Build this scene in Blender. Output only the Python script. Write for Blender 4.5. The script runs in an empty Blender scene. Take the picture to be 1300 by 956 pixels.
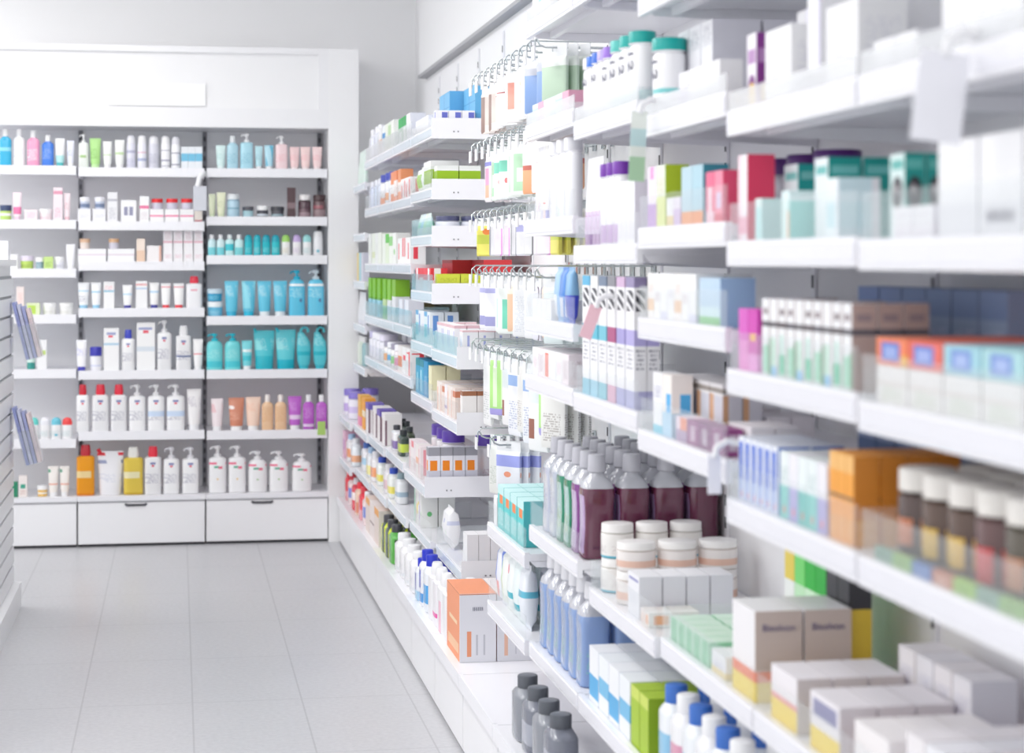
import bpy, bmesh, math, random
from mathutils import Vector, Matrix
random.seed(7)
SC = bpy.context.scene
COL = SC.collection

# ---------------------------------------------------------------- camera
F = 2450.0                                   # focal length in pixels of the 1300 px wide frame
TH = math.atan(425 / F); CT, ST = math.cos(TH), math.sin(TH)
EYE = 1.4; HOR = 333.0
cam = bpy.data.cameras.new('camera'); cam.sensor_width = 36; cam.lens = F * 36 / 1300
cam.shift_y = -(478 - HOR) / 1300; cam.clip_start = 0.05
cam.dof.use_dof = True; cam.dof.focus_distance = 5.8; cam.dof.aperture_fstop = 4.0
co = bpy.data.objects.new('camera', cam); COL.objects.link(co)
co.location = (0, 0, EYE); co.rotation_euler = (math.radians(90), 0, -TH)
SC.camera = co
# ---------------------------------------------------------------- light
w = bpy.data.worlds.new('world'); SC.world = w; w.use_nodes = True
w.node_tree.nodes['Background'].inputs[0].default_value = (0.97, 0.98, 1.0, 1)
w.node_tree.nodes['Background'].inputs[1].default_value = 3.0
LAMPS = [(x, y) for x in (-1.9, -0.45) for y in (0.9, 3.3, 5.7, 8.3)] + [(-1.9, 9.3)]
CEIL = 3.05
LAMP_W = [12, 30, 84, 26, 10, 20, 76, 20, 28]
for i, (x, y) in enumerate(LAMPS):
    l = bpy.data.lights.new('panel_light', 'AREA'); l.shape = 'RECTANGLE'; l.size = 0.6; l.size_y = 1.5
    l.energy = LAMP_W[i]; l.color = (1, 0.985, 0.97)
    o = bpy.data.objects.new('panel_light', l); o.location = (x, y, CEIL - 0.065); COL.objects.link(o)
vs = SC.view_settings
vs.view_transform = 'Standard'; vs.look = 'None'; vs.gamma = 1; vs.use_curve_mapping = False
vs.exposure = -1.14
SC.cycles.max_bounces = 14; SC.cycles.diffuse_bounces = 10; SC.cycles.transparent_max_bounces = 16
SC.cycles.use_denoising = True; SC.cycles.sample_clamp_indirect = 6

# ---------------------------------------------------------------- helpers
def T(px): return math.tan(TH + math.atan((px - 650) / F))     # X / Y of the picture column
def hexc(h):
    N = dict(w='f6f6f7', k='2a2a2e', g='c9cacd')
    h = N.get(h, h)
    if len(h) == 3: h = ''.join(c * 2 for c in h)
    v = [int(h[i:i + 2], 16) / 255 for i in (0, 2, 4)]
    return tuple([(c / 12.92 if c <= 0.04045 else ((c + 0.055) / 1.055) ** 2.4) * 0.9 for c in v] + [1])
MATS = {}
def mat(spec, rough=0.38, metal=0.0, trans=0.0, alpha=1.0, coat=0.0):
    """spec: base colour then printed marks, split by '|':
       z0-z1:c a band; r x0,x1,z0,z1:c a patch; t z0-z1:c small print; s:c colour of the right side; d x,z,r:c a disc; o z0-z1:c zigzag"""
    key = (spec, rough, metal, trans, alpha, coat)
    if key in MATS: return MATS[key]
    m = bpy.data.materials.new('mat'); m.use_nodes = True; MATS[key] = m
    nt = m.node_tree; N = nt.nodes; L = nt.links
    b = N['Principled BSDF']
    b.inputs['Roughness'].default_value = rough; b.inputs['Metallic'].default_value = metal
    b.inputs['Transmission Weight'].default_value = trans; b.inputs['Alpha'].default_value = alpha
    b.inputs['Coat Weight'].default_value = coat
    parts = spec.split('|')
    b.inputs['Base Color'].default_value = hexc(parts[0])
    if len(parts) == 1: return m
    tc = N.new('ShaderNodeTexCoord'); sp = N.new('ShaderNodeSeparateXYZ'); L.new(tc.outputs['Generated'], sp.inputs[0])
    def mt(op, a, c=None):
        n = N.new('ShaderNodeMath'); n.operation = op
        for i, v in enumerate((a, c)):
            if v is None: continue
            if isinstance(v, (int, float)): n.inputs[i].default_value = v
            else: L.new(v, n.inputs[i])
        return n.outputs[0]
    x, y, z = sp.outputs
    u = mt('FRACT', mt('ADD', mt('MULTIPLY', x, 0.999), mt('MULTIPLY', y, 0.999)))
    def rng(v, a, c): return mt('MULTIPLY', mt('GREATER_THAN', v, a), mt('LESS_THAN', v, c))
    cur = None
    for p in parts[1:]:
        k, c = p[0], p[p.rindex(':') + 1:]; body = p[1:p.rindex(':')]
        if k == 'z': a, e = map(float, body.split('-')); f = rng(z, a, e)
        elif k == 'r':
            a, e, g, h = map(float, body.split(',')); f = mt('MULTIPLY', rng(u, a, e), rng(z, g, h))
        elif k == 'f':
            a, e, g, h = map(float, body.split(',')); f = mt('MULTIPLY', mt('MULTIPLY', rng(x, a, e), mt('LESS_THAN', y, .4)), rng(z, g, h))
        elif k == 'e':
            a, e, g, h = map(float, body.split(',')); f = mt('MULTIPLY', mt('MULTIPLY', rng(y, a, e), mt('GREATER_THAN', x, .985)), rng(z, g, h))
        elif k == 'd':
            a, e, g = map(float, body.split(','))
            f = mt('LESS_THAN', mt('ADD', mt('POWER', mt('ABSOLUTE', mt('SUBTRACT', u, a)), 2), mt('POWER', mt('ABSOLUTE', mt('MULTIPLY', mt('SUBTRACT', z, e), 2.0)), 2)), g * g)
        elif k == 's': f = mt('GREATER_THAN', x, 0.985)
        elif k == 'o':
            a, e = map(float, body.split('-'))
            f = mt('MULTIPLY', mt('MULTIPLY', rng(z, a, e), rng(u, .12, .9)), mt('LESS_THAN', mt('FRACT', mt('ADD', mt('MULTIPLY', z, 12.0), mt('MULTIPLY', u, 1.2))), 0.6))
        else:
            a, e = map(float, body.split('-'))
            cv = N.new('ShaderNodeCombineXYZ')
            L.new(mt('FLOOR', mt('MULTIPLY', u, 26)), cv.inputs[0]); L.new(mt('FLOOR', mt('MULTIPLY', z, 30)), cv.inputs[1])
            wn = N.new('ShaderNodeTexWhiteNoise'); wn.noise_dimensions = '2D'; L.new(cv.outputs[0], wn.inputs['Vector'])
            f = mt('MULTIPLY', mt('GREATER_THAN', wn.outputs['Value'], 0.42), mt('LESS_THAN', mt('FRACT', mt('MULTIPLY', z, 30)), 0.6))
            f = mt('MULTIPLY', mt('MULTIPLY', f, rng(z, a, e)), mt('MULTIPLY', rng(u, 0.14, 0.86), 0.75))
        mx = N.new('ShaderNodeMix'); mx.data_type = 'RGBA'; L.new(f, mx.inputs[0])
        if cur is None: mx.inputs[6].default_value = hexc(parts[0])
        else: L.new(cur, mx.inputs[6])
        mx.inputs[7].default_value = hexc(c); cur = mx.outputs[2]
    L.new(cur, b.inputs['Base Color'])
    return m

def tomesh(bm, name, smooth=True, ang=35):
    me = bpy.data.meshes.new(name); bmesh.ops.recalc_face_normals(bm, faces=bm.faces); bm.to_mesh(me); bm.free()
    if smooth:
        me.shade_smooth(); me.set_sharp_from_angle(angle=math.radians(ang))
    return me
def bbox(bm, x0, x1, y0, y1, z0, z1):
    v = [bm.verts.new((x, y, z)) for x in (x0, x1) for y in (y0, y1) for z in (z0, z1)]
    for f in ((0, 1, 3, 2), (4, 6, 7, 5), (0, 4, 5, 1), (2, 3, 7, 6), (0, 2, 6, 4), (1, 5, 7, 3)): bm.faces.new([v[i] for i in f])
    return bm
def loft(rings, n=20, bm=None):
    """rings (z, half width, half depth, squareness, cx, cy)"""
    bm = bm or bmesh.new(); loops = []
    for r in rings:
        z, a, b = r[:3]; p = r[3] if len(r) > 3 else 2; cx = r[4] if len(r) > 4 else 0; cy = r[5] if len(r) > 5 else 0
        lp = []
        for i in range(n):
            q = 2 * math.pi * (i + .5) / n; c, s = math.cos(q), math.sin(q)
            lp.append(bm.verts.new((cx + a * math.copysign(abs(c) ** (2 / p), c), cy + b * math.copysign(abs(s) ** (2 / p), s), z)))
        loops.append(lp)
    for a, b in zip(loops, loops[1:]):
        for i in range(n): bm.faces.new((a[i], a[(i + 1) % n], b[(i + 1) % n], b[i]))
    bm.faces.new(loops[0][::-1]); bm.faces.new(loops[-1])
    return bm
def tube(bm, pts, r, n=6):
    pts = [Vector(p) for p in pts]; loops = []
    for i, p in enumerate(pts):
        d = (pts[min(i + 1, len(pts) - 1)] - pts[max(i - 1, 0)]).normalized()
        a = d.orthogonal().normalized(); b = d.cross(a)
        if loops:                                     # keep the frame from twisting
            a = (la - d * la.dot(d)).normalized(); b = d.cross(a)
        la = a
        loops.append([bm.verts.new(p + a * r * math.cos(2 * math.pi * k / n) + b * r * math.sin(2 * math.pi * k / n)) for k in range(n)])
    for a, b in zip(loops, loops[1:]):
        for i in range(n): bm.faces.new((a[i], a[(i + 1) % n], b[(i + 1) % n], b[i]))
    bm.faces.new(loops[0][::-1]); bm.faces.new(loops[-1]); return bm
def link(name, data, m=None, parent=None, loc=(0, 0, 0), rz=0):
    o = bpy.data.objects.new(name, data); COL.objects.link(o)
    if m is not None and not data.materials: data.materials.append(m)
    if parent: o.parent = parent
    o.location = loc; o.rotation_euler = (0, 0, rz)
    return o
def tag(o, label, cat, group=None, kind=None):
    o['label'] = label; o['category'] = cat
    if group: o['group'] = group
    if kind: o['kind'] = kind
    return o
def root(name, loc, rz=0): return link(name, None, None, None, loc, rz)
def struct(name, boxes, m):
    bm = bmesh.new()
    for b in boxes: bbox(bm, *b)
    o = link(name, tomesh(bm, name, False), m); o['kind'] = 'structure'; return o
def boxpart(name, boxes, m, parent=None):
    bm = bmesh.new()
    for b in boxes: bbox(bm, *b)
    return link(name, tomesh(bm, name, False), m, parent)
def copy_tree(o, parent=None):
    c = o.copy(); COL.objects.link(c)
    if parent: c.parent = parent
    for ch in o.children: copy_tree(ch, c)
    return c
def lettering(text, size, col, parent, loc, rot, mirror=False, name='lettering'):
    cu = bpy.data.curves.new(name, 'FONT'); cu.body = text; cu.size = size; cu.extrude = 0.0003; cu.align_x = 'CENTER'; cu.align_y = 'CENTER'
    t = bpy.data.objects.new('tmp', cu); COL.objects.link(t)
    me = bpy.data.meshes.new_from_object(t.evaluated_get(bpy.context.evaluated_depsgraph_get()))
    bpy.data.objects.remove(t)
    if mirror: me.transform(Matrix.Diagonal((-1, 1, 1, 1)))
    o = link(name, me, None, parent, loc); me.materials.clear(); me.materials.append(mat(col, .6)); o.rotation_euler = rot; return o

# ---------------------------------------------------------------- goods: each kind returns [(part name, mesh, material)]
def k_carton(w, d, h, B, C):
    bm = bbox(bmesh.new(), -w / 2, w / 2, -d / 2, d / 2, 0, h)
    bmesh.ops.bevel(bm, geom=bm.edges[:], offset=min(w, d, h) * .018, segments=1)
    return [('carton', tomesh(bm, 'carton', False), mat(B, .45))]
def cap_rings(z0, z1, r, p=2, taper=1.0, flat=1.0):
    e = min(.12 * (z1 - z0), .15 * r)
    return [(z0, r, r * flat, p), (z1 - e, r * taper, r * taper * flat, p), (z1 - e * .3, r * taper - e * .4, (r * taper - e * .4) * flat, p), (z1, r * taper - e * 1.3, (r * taper - e * 1.3) * flat, p)]
def k_bottle(w, d, h, B, C, caph=.2, capr=.62, p=3.2, trans=0, sh=.1):
    a, b = w / 2, d / 2; zb = h * (1 - caph); zs = zb - h * sh; r = min(a, b) * capr * 1.15
    R = [(0, a * .86, b * .86, p), (h * .015, a * .97, b * .97, p), (h * .05, a, b, p), (zs - h * .02, a, b, p), (zs, a * .97, b * .97, p), (zs + h * sh * .5, a * .8, b * .82, p), (zs + h * sh * .85, r * 1.1, r * 1.05, 2), (zb + h * .01, r * .9, r * .9, 2)]
    return [('bottle_body', tomesh(loft(R), 'b'), mat(B, .25, trans=trans, coat=.3)), ('cap', tomesh(loft(cap_rings(zb, h, r)), 'c'), mat(C, .35))]
def k_big(w, d, h, B, C): return k_bottle(w, d, h, B, C, .16, .95, 2.2, 0, .05)       # wide cap as broad as the body
def k_wide(w, d, h, B, C): return k_bottle(w, d, h, B, C, .24, .84, 2, 0, .05)        # pill bottle
def k_dome(w, d, h, B, C):
    a, b = w / 2, d / 2; zb = h * .66
    body = [(0, a * .9, b * .9, 2.4), (h * .03, a, b, 2.4), (zb, a, b, 2.4), (zb + .001, a * .9, b * .9, 2.4)]
    cp = [(zb, a, b, 2.4), (h * .8, a * .98, b * .98, 2.3), (h * .9, a * .86, b * .86, 2.2), (h * .97, a * .6, b * .6, 2), (h, a * .25, b * .25, 2)]
    return [('bottle_body', tomesh(loft(body), 'b'), mat(B, .3)), ('cap', tomesh(loft(cp), 'c'), mat(C, .3))]
def k_spray(w, d, h, B, C):
    a = w / 2; zb = h * .78
    body = [(0, a * .93, a * .93), (h * .02, a, a), (zb - h * .05, a, a), (zb, a * .8, a * .8)]
    cp = [(zb - h * .02, a * .93, a * .93), (h * .9, a * .9, a * .9), (h * .97, a * .74, a * .74), (h, a * .4, a * .4)]
    return [('can_body', tomesh(loft(body), 'b'), mat(B, .3)), ('cap', tomesh(loft(cp), 'c'), mat(C, .35))]
def k_pump(w, d, h, B, C, p=3.6, neck=.24, rnd=.06):
    a, b = w / 2, d / 2; zb = h * (1 - neck); r = a * .34
    R = [(0, a * .9, b * .9, p), (h * .015, a, b, p), (zb - h * rnd, a, b, p), (zb - h * rnd * .45, a * .93, b * .93, p), (zb - h * rnd * .1, a * .7, b * .75, 2.6), (zb, r * 1.1, r * 1.1, 2), (zb + h * .015, r, r, 2)]
    bm = loft([(zb, r * 1.25, r * 1.25), (zb + h * .06, r * 1.2, r * 1.2), (zb + h * .065, r * .5, r * .5), (h - h * .07, r * .45, r * .45), (h - h * .07, r * 1.0, r * .9), (h - h * .015, r * 1.0, r * .9), (h, r * .7, r * .6)], 14)
    sp = tube(bmesh.new(), [(0, 0, h - h * .035), (-a * .45, 0, h - h * .03), (-a * .72, 0, h - h * .045), (-a * .8, 0, h - h * .085)], r * .33, 8)
    return [('bottle_body', tomesh(loft(R), 'b'), mat(B, .28, coat=.2)), ('pump_collar', tomesh(bm, 'c'), mat(C, .35)), ('pump_spout', tomesh(sp, 's'), mat(C, .35))]
def k_pumpr(w, d, h, B, C): return k_pump(w, d, h, B, C, 2.8, .2, .2)
def k_caps(w, d, h, B, C):                            # lotion bottle with a stout trapezoid cap
    a, b = w / 2, d / 2; zb = h * .78
    R = [(0, a * .92, b * .92, 4), (h * .015, a, b, 4), (zb - h * .03, a, b, 4), (zb, a * .75, b * .8, 3.4)]
    cp = [(zb, a * .52, b * .7, 3), (h * .84, a * .58, b * .72, 3), (h * .97, a * .5, b * .6, 3), (h, a * .42, b * .5, 3)]
    return [('bottle_body', tomesh(loft(R), 'b'), mat(B, .28)), ('cap', tomesh(loft(cp), 'c'), mat(C, .3))]
def k_tube(w, d, h, B, C, caph=.14):
    a, b = w / 2, min(d / 2, w * .34); zc = h * caph
    R = [(zc, a * .78, b, 2), (zc + h * .03, a * .82, b, 2), (h * .5, a * .9, b * .75, 2.2), (h * .88, a * .98, b * .25, 2.6), (h * .93, a, .0016, 3), (h, a, .0014, 3)]
    cp = [(0, a * .7, b * .9), (zc * .9, a * .72, b * .93), (zc, a * .68, b * .88)]
    return [('tube_body', tomesh(loft(R), 'b'), mat(B, .33)), ('cap', tomesh(loft(cp), 'c'), mat(C, .35))]
def k_jar(w, d, h, B, C):
    a = w / 2; zb = h * .62
    body = [(0, a * .82, a * .82), (h * .06, a * .92, a * .92), (zb, a * .95, a * .95)]
    return [('jar_body', tomesh(loft(body), 'b'), mat(B, .3)), ('lid', tomesh(loft(cap_rings(zb, h, a)), 'c'), mat(C, .35))]
def k_pouch(w, d, h, B, C):                           # stand-up refill pouch with a spout in one corner
    a, b = w / 2, d / 2
    R = [(0, a * .8, b * .95, 2.4), (h * .03, a * .84, b, 2.4), (h * .3, a * .88, b * .8, 2.2), (h * .65, a * .96, b * .4, 2.4), (h * .88, a, b * .1, 3.4), (h * .94, a * .98, .0015, 5)]
    sp = tube(bmesh.new(), [(-a * .7, 0, h * .88), (-a * .95, 0, h * .99)], w * .07, 10)
    return [('pouch_bag', tomesh(loft(R, 24), 'b'), mat(B, .3)), ('spout', tomesh(sp, 's'), mat(C, .35))]
def k_curl(w, d, h, B, C):                            # shower gel bottle whose neck curls into a hanger
    a, b = w / 2, d / 2
    R = [(h * .1, a * .75, b * .9, 2.6), (h * .2, a * .92, b, 2.4), (h * .45, a, b, 2.4), (h * .65, a * .92, b * .9, 2.3, -a * .05), (h * .8, a * .6, b * .7, 2.2, -a * .3), (h * .87, a * .36, b * .55, 2, -a * .45)]
    bm = loft(R); tube(bm, [(-a * .45, 0, h * .86), (-a * .38, 0, h * .93), (0, 0, h * .98), (a * .45, 0, h * .965), (a * .62, 0, h * .9), (a * .5, 0, h * .86)], a * .19, 10)
    return [('bottle_body', tomesh(bm, 'b'), mat(B, .3)), ('cap', tomesh(loft([(0, a * .62, b * .8), (h * .1, a * .7, b * .85), (h * .105, a * .6, b * .7)]), 'c'), mat(C, .35))]
def k_mouth(w, d, h, B, C):                           # clear mouthwash bottle: squared body, faceted shoulder, tall cap
    a, b = w / 2, d / 2
    lo = [(0, a * .9, b * .9, 5), (h * .01, a, b, 5), (h * .1, a, b, 5), (h * .3, a * .94, b * .94, 5), (h * .5, a * .95, b * .95, 5), (h * .62, a, b, 5), (h * .68, a * .97, b * .97, 4)]
    sh = [(h * .68, a * .97, b * .97, 4), (h * .73, a * .88, b * .88, 3.4), (h * .77, a * .66, b * .66, 2.6), (h * .8, a * .5, b * .5, 2), (h * .84, a * .42, b * .42, 2)]
    cp = [(h * .83, a * .52, b * .52), (h * .84, a * .57, b * .57), (h * .985, a * .52, b * .52), (h, a * .48, b * .48)]
    return [('liquid_body', tomesh(loft(lo, 24), 'b'), mat(B, .1, trans=.3, coat=.6)), ('shoulder', tomesh(loft(sh, 24), 's'), mat('e6e8f0', .1, trans=.3, coat=.6)), ('cap', tomesh(loft(cp), 'c'), mat(C, .3))]
def k_bag(w, d, h, B, C):                             # soft pack with crimped ends
    a, b = w / 2, d / 2
    R = [(0, a, .001, 5), (h * .06, a, .0015, 5), (h * .14, a * .95, b * .7, 3), (h * .5, a * .93, b, 3), (h * .86, a * .95, b * .7, 3), (h * .94, a, .0015, 5), (h, a, .001, 5)]
    return [('bag', tomesh(loft(R, 20), 'b'), mat(B, .3))]
def k_block(w, d, h, B, C):                           # wide carton in shrink film with a lid flap
    bm = bbox(bmesh.new(), -w / 2, w / 2, -d / 2, d / 2, 0, h * .93)
    lid = bbox(bmesh.new(), -w * .505, w * .505, -d * .505, d * .505, h * .8, h)
    return [('carton_base', tomesh(bm, 'b', False), mat(B, .45)), ('lid', tomesh(lid, 'c', False), mat(C, .45))]
def k_pack(w, d, h, B, C):                            # hanging pack: punched header card and a filled body, top at z = 0
    a, b = w / 2, d / 2; hd = min(.035, h * .2); hole = .0105
    bm = bmesh.new()
    bbox(bm, -a, -hole, -.0012, .0012, -hd, 0); bbox(bm, hole, a, -.0012, .0012, -hd, 0); bbox(bm, -hole, hole, -.0012, .0012, -hd, -.019); bbox(bm, -hole, hole, -.0012, .0012, -.004, 0)
    body = loft([(-h, a, b * .5, 6), (-h * .96, a, b, 6), (-hd - h * .05, a, b, 6), (-hd, a * .98, b * .3, 6)], 16)
    return [('header_card', tomesh(bm, 'h', False), mat(C, .4)), ('pack_body', tomesh(body, 'b'), mat(B, .35))]
KINDS = dict(carton=(k_carton, 'carton', 'carton'), bottle=(k_bottle, 'bottle', 'bottle'), big=(k_big, 'tall_bottle', 'bottle'), wide=(k_wide, 'pill_bottle', 'bottle'), dome=(k_dome, 'roll_on_bottle', 'bottle'),
    spray=(k_spray, 'spray_can', 'spray can'), pump=(k_pump, 'pump_bottle', 'pump bottle'), pumpr=(k_pumpr, 'pump_bottle', 'pump bottle'), caps=(k_caps, 'lotion_bottle', 'bottle'), tube=(k_tube, 'cream_tube', 'tube'),
    jar=(k_jar, 'cream_jar', 'jar'), pouch=(k_pouch, 'refill_pouch', 'refill pouch'), curl=(k_curl, 'shower_gel_bottle', 'bottle'), mouth=(k_mouth, 'mouthwash_bottle', 'bottle'), bag=(k_bag, 'soft_pack', 'packet'),
    block=(k_block, 'lidded_carton', 'carton'), pack=(k_pack, 'hanging_pack', 'hanging pack'))
PROTO = {}; LABELS = {}
def item(kind, w, d, h, B, C, loc, rz, label, group):
    key = (kind, round(w, 3), round(d, 3), round(h, 3), B, C)
    fn, name, cat = KINDS[kind]
    if key not in PROTO:
        parts = fn(w, d, h, B, C)
        if len(parts) == 1:
            if kind == 'carton': name = 'tall_carton' if h > 1.7 * w else 'flat_carton' if h < .055 else 'carton'
            o = link(name, parts[0][1], parts[0][2])
        else:
            o = root(name, loc)
            for pn, me, m in parts: link(pn, me, m, o)
        PROTO[key] = o
    else: o = copy_tree(PROTO[key])
    o.location = loc; o.rotation_euler = (0, 0, rz)
    o['label'] = label; o['category'] = cat; o['group'] = group or name
    for q in [label]:
        LABELS[q] = LABELS.get(q, 0) + 1
    return o
ORD = 'first second third fourth fifth sixth seventh eighth ninth tenth eleventh twelfth'.split()
def ordl(i, n, rev=False):
    if n == 1: return ''
    if i == 0: return ', leftmost of %s' % ('two three four five six seven eight nine ten eleven twelve'.split()[n - 2])
    if i == n - 1: return ', rightmost of %s' % ('two three four five six seven eight nine ten eleven twelve'.split()[n - 2])
    return ', %s from left' % ORD[i]

# ================================================================ room shell
YB = 9.69; YW = 10.12; XR = 1.24
M_wall = mat('f9f9fa', .7); M_white = mat('f6f6f8', .35); M_panel = mat('fbfbfd', .5); M_shelf = mat('f6f6fa', .3); M_grey = mat('a9aaae', .5)
M_dark = mat('55555b', .5); M_chrome = mat('cfd6d8', .22, .85); M_slot = mat('8d8d93', .5)
def floor_mat():
    m = bpy.data.materials.new('vinyl_tile'); m.use_nodes = True; nt = m.node_tree; N = nt.nodes; L = nt.links; b = N['Principled BSDF']
    tc = N.new('ShaderNodeTexCoord'); sp = N.new('ShaderNodeSeparateXYZ'); L.new(tc.outputs['Object'], sp.inputs[0])
    def mt(op, a, c=None):
        n = N.new('ShaderNodeMath'); n.operation = op
        for i, v in enumerate((a, c)):
            if v is None: continue
            if isinstance(v, (int, float)): n.inputs[i].default_value = v
            else: L.new(v, n.inputs[i])
        return n.outputs[0]
    TS = 0.345
    gx = mt('LESS_THAN', mt('FRACT', mt('DIVIDE', mt('SUBTRACT', sp.outputs[0], .045), TS)), .016)
    gy = mt('LESS_THAN', mt('FRACT', mt('DIVIDE', sp.outputs[1], TS * 2)), .012)
    g = mt('MULTIPLY', mt('MAXIMUM', gx, mt('MULTIPLY', gy, .6)), .5)
    no = N.new('ShaderNodeTexNoise'); no.inputs['Scale'].default_value = 60; no.inputs['Detail'].default_value = 6; L.new(tc.outputs['Object'], no.inputs['Vector'])
    n2 = N.new('ShaderNodeTexNoise'); n2.inputs['Scale'].default_value = 1.3; L.new(tc.outputs['Object'], n2.inputs['Vector'])
    cr = N.new('ShaderNodeValToRGB'); cr.color_ramp.elements[0].position = .3; cr.color_ramp.elements[0].color = hexc('bdbdc1'); cr.color_ramp.elements[1].position = .7; cr.color_ramp.elements[1].color = hexc('cdcdd0')
    L.new(mt('ADD', mt('MULTIPLY', no.outputs[0], .7), mt('MULTIPLY', n2.outputs[0], .3)), cr.inputs[0])
    mx = N.new('ShaderNodeMix'); mx.data_type = 'RGBA'; L.new(g, mx.inputs[0]); L.new(cr.outputs[0], mx.inputs[6]); mx.inputs[7].default_value = hexc('9c9ca0')
    L.new(mx.outputs[2], b.inputs['Base Color']); b.inputs['Roughness'].default_value = .32; b.inputs['Specular IOR Level'].default_value = .4
    return m
struct('floor', [(-3.3, XR + .1, -1.2, YW + .1, -.06, 0)], floor_mat())
struct('wall_back', [(-3.3, XR + .1, YW, YW + .1, 0, CEIL)], M_wall)
struct('wall_right', [(XR, XR + .1, -1.2, YW, 0, CEIL)], M_wall)
struct('wall_left', [(-3.3, -3.2, -1.2, YW, 0, .5)], M_wall)
struct('ceiling', [(-3.3, XR + .1, -1.2, YW + .1, CEIL, CEIL + .08)], mat('f6f6f6', .8))
struct('shade_strip', [(XR - .045, XR, 1.2, 9.66, 2.325, 2.34)], mat('b9b9bd', .6))  # grey strip put in for the shade line along the fascia's lower edge
struct('trim_2', [(XR - .04, XR, 1.2, 9.66, 2.34, 2.95)], M_wall)
lamp_glow = bpy.data.materials.new('diffuser'); lamp_glow.use_nodes = True
_b = lamp_glow.node_tree.nodes['Principled BSDF']; _b.inputs['Emission Color'].default_value = (1, .99, .97, 1); _b.inputs['Emission Strength'].default_value = 2.5
for i, (x, y) in enumerate(LAMPS):
    r = root('ceiling_lamp', (x, y, CEIL)); tag(r, 'flat white ceiling light panel, %s of the %s row' % (ORD[i % 4] + ' from the front', 'left' if i < 4 else 'right') if i < 8 else 'flat white ceiling light panel nearest the back wall', 'ceiling light', 'ceiling light panels')
    boxpart('lamp_frame', [(-.33, .33, -.78, -.75, -.05, 0), (-.33, .33, .75, .78, -.05, 0), (-.33, -.3, -.75, .75, -.05, 0), (.3, .33, -.75, .75, -.05, 0)], M_white, r)
    boxpart('diffuser', [(-.3, .3, -.75, .75, -.03, -.02)], lamp_glow, r)

# ================================================================ back unit
def bx(px, Y=YB): return Y * T(px)
def bz(px, py):
    X = bx(px); return EYE + (HOR - py) * (YB * CT + X * ST) / F
BJ = [bx(-63), bx(98), bx(261), bx(417)]
BDEEP = .36; YP = YB + BDEEP
bays = dict(A=(BJ[0], BJ[1]), B=(BJ[1], BJ[2]), C=(BJ[2], BJ[3]))
BS = {'A': [211, 280, 342, 400.5, 470, 559], 'B': [214, 282, 333, 392, 471, 548], 'C': [215, 276, 325, 402, 470, 547]}
bref = dict(A=45, B=180, C=338)
bname = dict(A='left bay', B='middle bay', C='right bay')
lvl = ['top', 'second', 'third', 'fourth', 'fifth', 'sixth', 'base']
BZ = {}
for k, ys in BS.items():
    for i, y in enumerate(ys): BZ[k, i] = bz(bref[k], y)
    BZ[k, 6] = .25
for k, (x0, x1) in bays.items():
    p = boxpart('back_panel', [(x0 + .001, x1 - .001, YP, YP + .015, .25, 2.07)], M_panel)
    tag(p, 'pale grey rear panel of the %s of the back wall shelving' % bname[k], 'panel', 'back wall rear panels')
    for i in range(6):
        z = BZ[k, i]; r = root('shelf', (0, 0, 0))
        tag(r, 'white metal shelf, %s of the %s on the back wall' % (lvl[i] + ' one', bname[k]), 'shelf', 'back wall shelves')
        a, c = x0 + .006, x1 - .006
        boxpart('shelf_tray', [(a, c, YB + .012, YP - .014, z - .02, z)], M_shelf, r)
        boxpart('price_rail', [(a, c, YB, YB + .012, z - .04, z + .004)], M_shelf, r)
        boxpart('side_bracket', [(a, a + .006, YB + .02, YP - .014, z - .045, z - .02)], M_shelf, r)
        boxpart('side_bracket', [(c - .006, c, YB + .02, YP - .014, z - .045, z - .02)], M_shelf, r)
    r = root('base_cabinet', (0, 0, 0)); tag(r, 'low white base cabinet under the %s of the back wall' % bname[k], 'cabinet', 'back wall base cabinets')
    boxpart('cabinet_body', [(x0 + .003, x1 - .003, YB + .02, YP - .002, .012, .226)], M_white, r)
    boxpart('cabinet_top', [(x0 + .001, x1 - .001, YB - .005, YP - .002, .226, .25)], M_shelf, r)
    boxpart('plinth', [(x0 + .004, x1 - .004, YB + .03, YP - .01, 0, .012)], M_dark, r)
    d = boxpart('drawer', [(x0 + .005, x1 - .005, YB, YB + .018, .016, .215)], M_panel, r)
    hx = dict(A=bx(-10), B=bx(172.5), C=bx(333))[k]
    bm = tube(bmesh.new(), [(hx - .052, YB - .001, .211), (hx - .045, YB - .001, .204), (hx, YB - .001, .203), (hx + .045, YB - .001, .204), (hx + .052, YB - .001, .211)], .007)
    link('finger_slot', tomesh(bm, 's'), M_dark, d)
for i, x in enumerate(BJ[1:]):
    x = min(x, BJ[3] - .02); r = root('slotted_upright', (x, YP - .012, .25))
    tag(r, 'grey slotted steel upright %s the back wall shelving' % ['left of centre in', 'right of centre in', 'at the right end of'][i], 'upright', 'back wall uprights')
    boxpart('upright_channel', [(-.011, .011, 0, .011, .002, 1.82)], M_slot, r)
    s = boxpart('slots', [(-.006, .006, -.001, .001, .02 + .05 * q, .045 + .05 * q) for q in range(36)], M_dark, r)
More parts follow.
